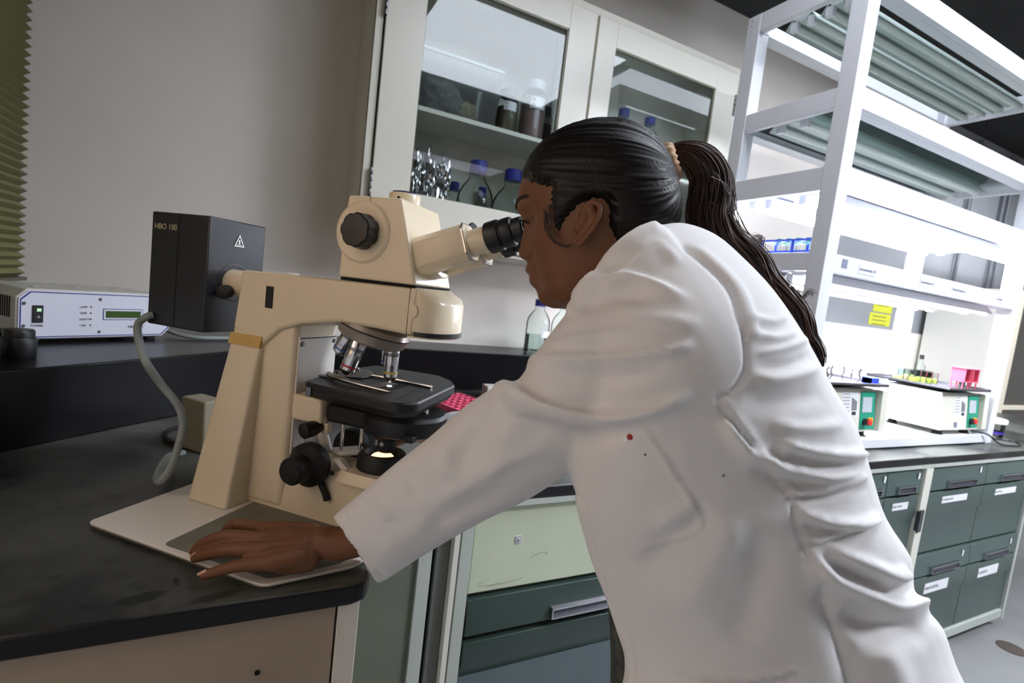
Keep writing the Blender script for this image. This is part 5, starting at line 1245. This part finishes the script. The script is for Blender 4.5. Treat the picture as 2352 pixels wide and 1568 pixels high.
# creases: knuckles, tendons, wrist, lips, lid
skinf = []
for k, (x, y) in {'i': (541, 1200), 'm': (520, 1224), 'r': (524, 1256), 'l': (548, 1292)}.items():
    for dx in (-7, 0, 7): skinf.append(([(x+dx, y-9), (x+dx-2, y), (x+dx, y+9)], -0.0005, 2.2))
for p in ([(600, 1228), (660, 1228), (715, 1232)], [(602, 1250), (660, 1246), (718, 1246)], [(606, 1276), (660, 1268), (716, 1260)]): skinf.append((p, 0.0012, 6))
for p in ([(600, 1241), (640, 1240), (680, 1240)], [(606, 1268), (640, 1262), (680, 1258)]): skinf.append((p, -0.0012, 7))
for p in ([(712, 1218), (704, 1250), (716, 1296)], [(694, 1222), (688, 1250), (698, 1292)]): skinf.append((p, -0.0010, 4))
skinf += [([(1218, 632), (1236, 634), (1252, 640)], -0.0016, 3.0), ([(1203, 503), (1216, 499), (1230, 507)], -0.0012, 2.6), ([(1212, 597), (1222, 590), (1224, 578)], -0.0014, 3.0)]
for (x, y) in ((541, 1201), (516, 1228), (522, 1259), (546, 1297)): skinf.append(([(x-4, y), (x+5, y)], 0.0011, 9, 0.01))
for (x, y) in ((606, 1226), (610, 1250), (618, 1280)): skinf.append(([(x-5, y), (x+6, y)], 0.0013, 12, 0.01))
apply_folds(bm_, skinf)
body = to_obj('body', bm_, M_skin, PERSON)

# nails
M_nail = mat('nail', rgb(196, 150, 132), 0.25)
for k in ('middle', 'ring', 'little'):
    tip = fingers[k][3]; d = (fingers[k][3]-fingers[k][2]).normalized(); sd = d.cross(Vector((0,0,1))).normalized(); up = sd.cross(d).normalized()
    r = frad[k][3]; rings = []
    for j in range(7):
        t = j/6; w = r*0.86*(1-0.25*(2*t-1)**2)
        rings.append([tip + d*(-0.0085+0.0125*t) + sd*(w*math.sin(a)) + up*(r*1.02*math.cos(a) + 0.0014 - 0.0022*t) for a in np.linspace(-0.85, 0.85, 7)])
    nm_ = MB().ring(rings, cap=False, closed=False).build('fingernail', M_nail, PERSON, world=True, smooth=True)
# eye (near and far), lashes, brows
for s in (1, -1):
    e = MB(); c = hw(0.0755, 0.029*s, 0.0065)
    e.lathe([(0.0116*math.sin(a), -0.0116*math.cos(a)) for a in np.linspace(0.05, PI-0.05, 14)], c, HD, 20)
    e.build('eyeball', mat('eye_white', rgb(190, 184, 176), 0.2), PERSON, world=True, smooth=True)
    MB().lathe([(0.0, 0.0121), (0.003, 0.0120), (0.0052, 0.0108)], c, HD, 20, cap=False).build('iris', mat('dark_iris', rgb(30, 20, 16), 0.2), PERSON, world=True, smooth=True)
    la = MB()
    for i in range(15):
        a = -1 + 2*i/14; b0 = hw(0.1005-0.004*abs(a), 0.031*s+0.012*a, 0.0085-0.002*a*a)
        la.tube([b0, b0 + HD*0.004 + HL*0.0015*a - HU*0.001, b0 + HD*0.008 + HL*0.003*a + HU*0.0012], 0.00035, 4, 2)
    la.build('eyelashes', M_blackm, PERSON, world=True)
    br = MB(); rg_ = []
    for i in range(9):
        t = i/8; l = (0.012+0.036*t)*s; ff, ll, uu = head_pt(0.033+0.006*math.sin(PI*t*0.8), math.asin(min(.99, abs(l)/0.075))*s)
        wd_ = 0.0040*(1-0.6*t)
        rg_.append([hw(ff+0.0014, l, uu-wd_), hw(ff+0.0026, l, uu), hw(ff+0.0012, l, uu+wd_), hw(ff-0.002, l, uu)])
    MB().ring(rg_).build('eyebrow', mat('brow_hair', rgb(24, 18, 15), 0.7), PERSON, world=True, smooth=True)

# ---------------------------------------------------------------- hair
M_hair = bpy.data.materials.new('dark_hair'); M_hair.use_nodes = True
_nt = M_hair.node_tree; _b = _nt.nodes['Principled BSDF']
_b.inputs['Base Color'].default_value = rgb(18, 14, 13); _b.inputs['Roughness'].default_value = 0.42; _b.inputs['Specular IOR Level'].default_value = 0.22
_b.inputs['Anisotropic'].default_value = 0.6
M_hair2 = mat('brown_hair_ends', rgb(72, 50, 40), 0.42, noise=0.2, nscale=40, spec=0.5)
TIE = hw(*(lambda q: (q[0], 0.0, q[1]))(hp(1540, 368)))
hair_out = [(1199, 424), (1205, 400), (1222, 368), (1250, 334), (1290, 306), (1340, 288), (1400, 281), (1450, 286), (1495, 308), (1530, 345), (1548, 385), (1562, 430), (1566, 480), (1556, 530), (1540, 560)]
HO = np.array([hp(x, y) for x, y in hair_out])
mask_px = [(1190, 425, 0), (1222, 428, .05), (1256, 436, .065), (1250, 470, .068), (1248, 495, .07), (1256, 530, .072), (1276, 560, .072), (1300, 572, .073), (1296, 545, .073), (1300, 520, .073), (1316, 494, .074), (1338, 474, .075), (1362, 462, .076), (1388, 466, .076),
           (1396, 490, .074), (1390, 520, .072), (1398, 560, .068), (1416, 610, .06)]
MK = [hp(x, y, l) for x, y, l in mask_px]
HM = np.array(MK + [(-0.10, -0.15), (-0.30, -0.15), (-0.30, 0.30), (0.30, 0.30), (0.30, MK[0][1])])
def inside_dist(p):
    x, y = p; ins = False; n = len(HM); best = 9.0
    for i in range(n):
        a = HM[i]; b = HM[(i+1) % n]
        if (a[1] > y) != (b[1] > y) and x < (b[0]-a[0])*(y-a[1])/(b[1]-a[1]+1e-12)+a[0]: ins = not ins
        d = b-a; t = max(0, min(1, ((x-a[0])*d[0]+(y-a[1])*d[1])/(d @ d + 1e-12))); q = a+t*d
        best = min(best, math.hypot(x-q[0], y-q[1]))
    return best if ins else -best
def ss(x): x = max(0, min(1, x)); return x*x*(3-2*x)
hcen = np.array([-0.005, 0.030])
ang_o = [math.atan2(q[1]-hcen[1], q[0]-hcen[0]) for q in HO]; ang_o = np.unwrap(ang_o); rad_o = [math.hypot(*(q-hcen)) for q in HO]
tie_f, tie_u = hp(1540, 368)
from mathutils import noise as mnoise
rng = random.Random(3)
NG, MG = 220, 150
rings = []
for i in range(MG):
    # polar rings about the sagittal plane: l from +w to -w
    b = PI*(i+0.5)/MG; ring = []
    for k in range(NG):
        a = 2*PI*k/NG
        ca, sa = math.cos(a), math.sin(a)
        aa = math.atan2(sa, ca)
        # outline radius at this angle
        x = aa
        while x < min(ang_o[0], ang_o[-1]): x += 2*PI
        lo, hi = min(ang_o), max(ang_o)
        if x > hi: x = hi if (x-hi) < (lo+2*PI-x) else lo
        order = np.argsort(ang_o); ro = float(np.interp(x, np.array(ang_o)[order], np.array(rad_o)[order]))
        W = 0.0815
        s_ = math.sin(b); cl = math.cos(b)
        l = W*math.copysign(abs(cl)**0.95, cl); rr = ro*(s_**0.78)
        f = hcen[0]+ca*rr; u = hcen[1]+sa*rr
        if u < -0.02: l *= (1 - 1.2*max(0, (-0.02-u)))
        d = inside_dist((f, u)) + 0.0030*mnoise.noise(Vector((f*170, u*170, 0))) + 0.0025*mnoise.noise(Vector((f*60, u*420, 5)))
        if d < 0.018:
            k_ = 1 - ss((d+0.004)/0.022)
            # sink below the skin outside the hairline
            s2 = 1 - 0.30*k_ if d > -0.02 else 0.70
            l *= (1-0.17*k_); rr2 = rr*(1-(0.06*k_ if u > 0.02 else 0.10*k_)); f = hcen[0]+ca*rr2; u = hcen[1]+sa*rr2
        # strand grooves, converging on the hair tie
        vf, vu, vl = f-tie_f, u-tie_u, l
        az = math.atan2(vl, -(vf)*0.25 + vu + 0.02); dist = math.sqrt(vf*vf+vu*vu+vl*vl)
        g_ = mnoise.noise(Vector((az*16, dist*5, 0)))*0.0016 + mnoise.noise(Vector((az*48, dist*7, 3)))*0.0008
        nv = Vector((f-hcen[0], l*0.9, u-hcen[1])).normalized()
        ring.append(hw(f+nv.x*g_, l+nv.y*g_, u+nv.z*g_))
    rings.append(ring)
hairc = MB().ring(rings).build('hair', M_hair, PERSON, world=True, smooth=True, auto=80)
# ponytail
pony_px = [(1535, 368, .705, 16), (1562, 352, .705, 24), (1600, 366, .700, 38), (1628, 402, .695, 45), (1632, 450, .690, 52), (1634, 505, .685, 54), (1664, 562, .680, 52), (1716, 604, .675, 48), (1752, 652, .672, 40), (1790, 690, .670, 40), (1826, 728, .668, 38), (1846, 778, .668, 32), (1872, 812, .668, 24), (1886, 842, .668, 8)]
dn = densify(pony_px, 5)
def pony_frame(i):
    p = at(dn[i][0], dn[i][1], dn[i][2]); q0 = at(*dn[max(i-1, 0)][:3]); q1 = at(*dn[min(i+1, len(dn)-1)][:3])
    t = (q1-q0).normalized(); v = (p-CAM).normalized(); nx = t.cross(v).normalized(); ny = t.cross(nx).normalized()
    return p, nx, ny, dn[i][3]*dn[i][2]/FPX
rings = []
for i in range(len(dn)):
    p, nx, ny, r = pony_frame(i); tt = i/len(dn); ring = []
    for k in range(96):
        a = 2*PI*k/96 + 1.2*tt
        g_ = 1 + 0.10*mnoise.noise(Vector((math.cos(a)*4, math.sin(a)*4, tt*3))) + 0.07*mnoise.noise(Vector((math.cos(a)*11, math.sin(a)*11, tt*4)))
        ring.append(p + nx*(r*0.86*g_*math.cos(a)) + ny*(r*0.66*g_*math.sin(a)))
    rings.append(ring)
MB().ring(rings).build('ponytail', M_hair, PERSON, world=True, smooth=True, auto=80)
sm_ = MB()
for s in range(300):
    a0 = rng.uniform(0, 2*PI); rad = rng.uniform(0.62, 1.04); i0 = rng.choice([0, 0, 0, 6, 12, 20]); end = rng.randint(int(len(dn)*0.6), len(dn)-1); ph = rng.uniform(0, 6.28); amp = rng.uniform(0.03, 0.14)
    pts = []
    for i in range(i0, end, 2):
        p, nx, ny, r = pony_frame(i); tt = i/len(dn); a = a0 + 1.5*tt + amp*2*math.sin(tt*9+ph); rr = r*rad*(1+amp*math.sin(tt*14+ph)) + 0.0012
        pts.append(p + nx*(rr*0.92*math.cos(a)) + ny*(rr*0.7*math.sin(a)))
    if len(pts) > 4: sm_.tube(pts, rng.uniform(0.00035, 0.0008), 4, 2)
sm_.build('loose_strands', M_hair2, PERSON, world=True, smooth=True)
# curls standing off the tail's outer edge and stray wisps
for (pts) in ([(1700, 600), (1735, 590), (1752, 556), (1742, 545), (1720, 542)], [(1690, 575), (1725, 572), (1745, 548), (1738, 538)], [(1790, 700), (1830, 690), (1862, 668), (1872, 676)], [(1780, 680), (1815, 672), (1850, 668)],
              [(1640, 400), (1668, 430), (1684, 470), (1680, 500)], [(1850, 770), (1874, 790), (1886, 830)], [(1640, 460), (1672, 490), (1686, 470)], [(1800, 690), (1835, 720), (1846, 700)]):
    cm = MB()
    for j in range(12):
        o_ = [(x+rng.uniform(-9, 9), y+rng.uniform(-7, 7)) for x, y in pts]; t = rng.uniform(.662, .685)
        cm.tube([at(x, y, t) for x, y in o_], lambda v: 0.0005*(1-0.8*v)+0.0001, 4, 4)
    cm.build('curl', M_hair2, PERSON, world=True, smooth=True)
for pts in ([(1256, 490), (1262, 530), (1278, 556), (1300, 566), (1312, 562)], [(1252, 480), (1256, 525), (1272, 552), (1290, 562)], [(1262, 470), (1270, 520), (1282, 545)]):
    cm = MB()
    for j in range(9):
        o_ = [hp(x+rng.uniform(-6, 4), y+rng.uniform(-4, 4), 0.073) for x, y in pts]
        cm.tube([hw(f, 0.0715+0.003*math.sin(i), u) for i, (f, u) in enumerate(o_)], lambda v: 0.00030*(1-0.8*v)+0.00008, 4, 4)
    cm.build('wisp', M_hair, PERSON, world=True, smooth=True)
# hair tie
M_tie = mat('tan_scrunchie', rgb(204, 164, 130), 0.7, noise=0.25, nscale=60)
p0, nx0, ny0, r0 = pony_frame(3)
axis = (at(1575, 352, .705)-at(1525, 372, .705)).normalized(); up_ = nx0
rg_ = []
c_ = at(1541, 372, .703); e1 = (at(1530, 340, .703)-at(1550, 404, .703)).normalized(); e2 = (c_-CAM).normalized(); ax3 = e1.cross(e2).normalized()
tor = []
for i in range(60):
    a = 2*PI*i/60; cc = c_ + e1*(0.0190*math.cos(a)) + e2*(0.0180*math.sin(a)); rad_ = (e1*math.cos(a)+e2*math.sin(a)).normalized(); rr = 0.0082*(1+0.14*math.sin(a*13))
    tor.append([cc + rad_*(rr*math.cos(b)) + ax3*(rr*1.15*math.sin(b)) for b in np.linspace(0, 2*PI, 12, endpoint=False)])
tor.append(tor[0])
MB().ring(tor, cap=False).build('hair_tie', M_tie, PERSON, world=True, smooth=True)

# ---------------------------------------------------------------- lab coat
torso = [(1230, 2360, 2420, 2300, .640, .19), (1300, 2050, 2340, 2000, .640, .185), (1395, 1720, 2262, 1690, .640, .175), (1442, 1540, 2192, 1535, .640, .165), (1424, 1452, 2158, 1440, .638, .16), (1394, 1370, 2096, 1368, .634, .155),
         (1368, 1300, 2088, 1285, .630, .15), (1345, 1220, 2028, 1190, .625, .150), (1326, 1140, 1996, 1090, .622, .148), (1322, 1060, 1962, 985, .618, .148), (1330, 980, 1902, 882, .616, .15), (1345, 890, 1842, 772, .616, .155),
         (1340, 810, 1772, 668, .622, .155), (1350, 740, 1700, 590, .632, .145), (1370, 680, 1640, 538, .640, .125), (1400, 620, 1570, 512, .648, .095), (1440, 575, 1520, 516, .655, .060)]
arm = [(1520, 512, 1735, 780, .575, .060), (1440, 545, 1722, 850, .570, .068), (1376, 622, 1668, 902, .575, .074), (1306, 714, 1596, 938, .580, .076), (1240, 798, 1510, 975, .586, .074), (1188, 876, 1420, 1016, .598, .070), (1138, 888, 1322, 1074, .615, .062),
       (1066, 934, 1222, 1142, .640, .055), (990, 1000, 1120, 1192, .662, .052), (905, 1066, 1030, 1242, .690, .050), (828, 1132, 950, 1290, .718, .049), (775, 1176, 890, 1330, .738, .050), (762, 1190, 866, 1340, .744, .051)]
cuff_in = [(772, 1196, 856, 1326, .744, .045), (798, 1186, 880, 1304, .732, .040), (815, 1180, 890, 1290, .727, .034)]
armL = []
for xa, ya, xb, yb, t, th in densify(arm, 3) + [np.array(c, float) for c in cuff_in]:
    A = at(xa, ya, t); B = at(xb, yb, t); c = (A+B)/2; v = (c-CAM).normalized(); armL.append((c, (A-B)/2, v*th))
n = 36
am = MB().ring([[c + a*math.cos(2*PI*i/n) + b*math.sin(2*PI*i/n) for i in range(n)] for c, a, b in armL])
shc = closed_loft([(at(1590, 640, .560), (at(1500, 560, .56)-at(1590, 640, .56)), (at(1590, 640, .56)-CAM).normalized()*0.055), (at(1640, 760, .565), (at(1500, 700, .565)-at(1640, 760, .565)), (at(1640, 760, .565)-CAM).normalized()*0.06)], 28)
# far sleeve
fs_ = limb([(SHR, .075), (SHR.lerp(ELR, .5), .066), (ELR, .060), (ELR.lerp(WRR, .5), .050), (WRR + (ELR-WRR).normalized()*0.025, .043)], 4, 26)
shy = limb([(SHL + Vector((0,0,.0)), .05), (C7 + HU*0.0 + Vector((0,0,-.03)), .06), (SHR, .055)], 5, 24)
ridges = [limb([(at(1152, 896, .602), .014), (at(1205, 922, .562), .016), (at(1285, 956, .540), .015), (at(1400, 972, .526), .013), (at(1520, 940, .520), .009)], 5, 12),
          limb([(at(1226, 834, .592), .011), (at(1300, 828, .550), .012), (at(1400, 824, .523), .011), (at(1510, 808, .512), .008)], 5, 12),
          limb([(at(1336, 690, .590), .010), (at(1372, 656, .556), .012), (at(1430, 644, .530), .011), (at(1500, 662, .514), .007)], 5, 12)]
cme = remesh(mesh_from([sil_loft(torso, 40, 3), am, shc, fs_, shy] + ridges), 0.0042, 8, 0.5)
folds = [
 ([(1145, 880), (1200, 906), (1290, 940), (1400, 955), (1500, 935), (1600, 888)], 0.0075, 15, .15, .35),
 ([(1180, 955), (1260, 985), (1360, 1005), (1470, 985)], -0.0060, 24, .3),
 ([(1212, 822), (1299, 821), (1406, 817), (1521, 805), (1600, 784)], 0.0055, 10, .2, .3),
 ([(1230, 862), (1320, 868), (1430, 868), (1540, 845)], -0.0040, 18, .3),
 ([(1250, 802), (1314, 779), (1391, 768), (1470, 752)], 0.0035, 9, .3),
 ([(1320, 700), (1368, 650), (1429, 634), (1483, 646), (1590, 690)], 0.0055, 13, .2, .3),
 ([(1330, 730), (1380, 690), (1440, 676), (1510, 700)], -0.0040, 17, .3),
 ([(1420, 730), (1520, 735), (1620, 750)], 0.0025, 18, .3),
 ([(1300, 728), (1345, 655), (1400, 592), (1465, 538), (1520, 516)], 0.0050, 11, .1),
 ([(1330, 722), (1372, 662), (1420, 606), (1480, 560)], -0.0035, 10, .2),
 ([(1559, 556), (1628, 613), (1674, 663), (1697, 728), (1712, 786), (1712, 850), (1680, 900), (1640, 915)], -0.0030, 6, .05),
 ([(1585, 560), (1650, 612), (1700, 668), (1722, 728), (1736, 790)], 0.0028, 12, .15),
 ([(1712, 724), (1773, 738), (1812, 722)], 0.0030, 9, .3), ([(1720, 767), (1789, 776), (1838, 760)], 0.0035, 9, .3), ([(1731, 814), (1808, 797), (1862, 776)], 0.0045, 9, .3),
 ([(1720, 862), (1800, 866), (1890, 838)], 0.0060, 14, .3, .3), ([(1730, 840), (1810, 838), (1872, 812)], -0.0040, 10, .3),
 ([(1700, 930), (1800, 920), (1900, 900)], -0.0045, 22, .3), ([(1760, 970), (1850, 985), (1950, 972)], 0.0045, 14, .3),
 ([(1781, 1008), (1854, 1030), (1939, 1043), (1990, 1036)], 0.0085, 13, .2, .4), ([(1800, 1040), (1870, 1060), (1960, 1066)], -0.0055, 12, .3),
 ([(1655, 955), (1690, 1000), (1726, 1038), (1811, 1073), (1896, 1090), (1990, 1076)], 0.0095, 13, .15, .4),
 ([(1720, 1070), (1800, 1105), (1890, 1118)], -0.0050, 14, .3),
 ([(1803, 1132), (1896, 1120), (1998, 1092)], 0.0045, 8, .15), ([(1815, 1145), (1900, 1140), (2000, 1118)], -0.0035, 7, .2),
 ([(1820, 1166), (1896, 1192), (1973, 1198), (2024, 1178)], 0.0080, 13, .25, .4), ([(1830, 1200), (1900, 1222), (1960, 1220)], -0.0045, 11, .3),
 ([(1848, 1253), (1918, 1240), (1975, 1218), (2024, 1188)], -0.0030, 4, .05), ([(1850, 1245), (1918, 1231), (2010, 1190)], 0.0030, 7, .1),
 ([(1896, 1252), (1982, 1287), (2045, 1314), (2086, 1304)], 0.0110, 16, .25, .4), ([(1900, 1290), (1980, 1330), (2050, 1346)], -0.0070, 15, .3),
 ([(1856, 1262), (1896, 1312), (1982, 1356), (2050, 1388), (2109, 1380), (2150, 1400)], 0.0110, 18, .2, .3), ([(1930, 1395), (2000, 1440), (2080, 1446), (2150, 1450)], -0.0120, 30, .3),
 ([(1880, 1350), (1920, 1440), (1960, 1560), (1980, 1700)], -0.0050, 24, .1), ([(2020, 1480), (2060, 1560), (2080, 1680)], 0.0060, 34, .15),
 ([(1640, 912), (1700, 1000), (1770, 1090), (1812, 1136), (1836, 1230), (1872, 1310), (1905, 1400), (1955, 1568), (1990, 1700)], -0.0022, 5, .08),
 ([(1656, 905), (1716, 992), (1786, 1082), (1826, 1130)], 0.0030, 10, .35),
 ([(1480, 985), (1530, 1062), (1580, 1140), (1612, 1196)], 0.0022, 4, .03), ([(1612, 1196), (1600, 1222), (1540, 1246), (1460, 1264)], 0.0020, 4, .1),
 ([(1500, 1200), (1560, 1185), (1600, 1150)], 0.0035, 24, .3), ([(1470, 1330), (1540, 1240), (1640, 1160)], -0.0035, 34, .3), ([(1560, 1420), (1640, 1280), (1700, 1180)], 0.0040, 44, .3),
 ([(1680, 1500), (1740, 1340), (1760, 1200)], -0.0045, 44, .3),
 ([(1542, 1534), (1620, 1556), (1720, 1562), (1832, 1536)], 0.0030, 4, .03), ([(1542, 1546), (1620, 1568), (1720, 1574), (1832, 1548)], -0.0030, 6, .05),
 ([(1310, 1120), (1338, 1166), (1352, 1240), (1385, 1350), (1420, 1430), (1446, 1480), (1452, 1600)], -0.0040, 5, .03),
 ([(1130, 935), (1085, 1010), (1040, 1090)], -0.0045, 26, .3), ([(1190, 960), (1150, 1040), (1110, 1110)], 0.0035, 26, .3),
 ([(985, 1160), (1060, 1118), (1180, 1050), (1280, 1020)], 0.0035, 20, .3), ([(960, 1230), (1060, 1170), (1180, 1120)], -0.0030, 22, .3),
 ([(860, 1130), (885, 1165), (895, 1200)], 0.0030, 14, .3), ([(930, 1080), (950, 1120), (948, 1160)], -0.0030, 16, .3), ([(1010, 1020), (1030, 1060), (1020, 1110)], 0.0030, 18, .3),
 ([(786, 1172), (796, 1225), (828, 1280), (884, 1324)], -0.0030, 5, .02),
 ([(850, 1290), (930, 1230), (1010, 1190)], 0.0020, 26, .3),
]
GAIN = 1.35
apply_folds(cme, folds)
M_coat = mat('white_cotton', rgb(218, 216, 215), 0.85, noise=0.015, nscale=6, bump=0.10, bscale=900, sheen=0.25)
coat = to_obj('lab_coat', cme, M_coat, PERSON)
# pin badge and ink dots on the chest pocket, found by shooting rays at the coat
from mathutils.bvhtree import BVHTree
_bm = bmesh.new(); _bm.from_mesh(cme); bv = BVHTree.FromBMesh(_bm); _bm.free()
_pi = parent_matrix(PERSON).inverted()
def on_coat(x, y):
    loc, nor, _, _ = bv.ray_cast(_pi @ CAM, ray(x, y).normalized()); return (parent_matrix(PERSON) @ loc, nor) if loc else (at(x, y, .5), -_F)
for (x, y, r, m_, nm_) in ((1447, 1003, 0.0032, mat('red_badge', rgb(150, 22, 30), 0.35), 'round_pin'), (1482, 1044, 0.0012, M_ink, 'ink_spot'), (1662, 1092, 0.0016, mat('faint_ink', rgb(126, 134, 134), 0.8), 'ink_spot'), (1436, 1009, 0.0030, M_paper, 'pin_card')):
    p, nn = on_coat(x, y); MB().lathe([(r, 0), (r*0.9, 0.0005 if 'ink' in nm_ else 0.0012), (0, 0.0006 if 'ink' in nm_ else 0.0014)], p - nn*0.0002, nn, 18).build(nm_, m_, PERSON, world=True, smooth=True)
# patterned blouse showing at the coat opening
bl_ = limb([(at(1500, 1330, .66), .060), (at(1520, 1480, .66), .066), (at(1530, 1640, .66), .07), (at(1560, 1900, .66), .075)], 4, 24)
MB().add(bl_.v, bl_.f).build('blouse', mat('dark_patterned_cloth', rgb(60, 62, 56), 0.8, noise=0.6, nscale=60), PERSON, world=True, smooth=True)
# trousers and shoes
M_trs = mat('dark_trousers', rgb(34, 36, 44), 0.8)
for s in (1, -1):
    hj = HIP + HL*0.070*s + Vector((-.01, .02, -.12)); kn = Vector((hj.x-0.01, hj.y, 0.48)); an = Vector((hj.x+0.04, hj.y-0.035, 0.085))
    l_ = limb([(hj + Vector((0,0,.0)), 0.088), (hj.lerp(kn, .4), 0.086), (kn, 0.070), (kn.lerp(an, .5), 0.062), (an + Vector((0,0,.03)), 0.052)], 4, 22)
    MB().add(l_.v, l_.f).build('trouser_leg', M_trs, PERSON, world=True, smooth=True)
    l_ = limb([(an - HF*0.035 + Vector((0,0,-.042)), 0.0425), (an + HF*0.06 + Vector((0,0,-.046)), 0.0385), (an + HF*0.165 + Vector((0,0,-.054)), 0.0305)], 4, 18)
    MB().add([(v[0], v[1], max(0.0015, v[2])) for v in map(tuple, l_.v)], l_.f).build('shoe', M_blackm, PERSON, world=True, smooth=True)
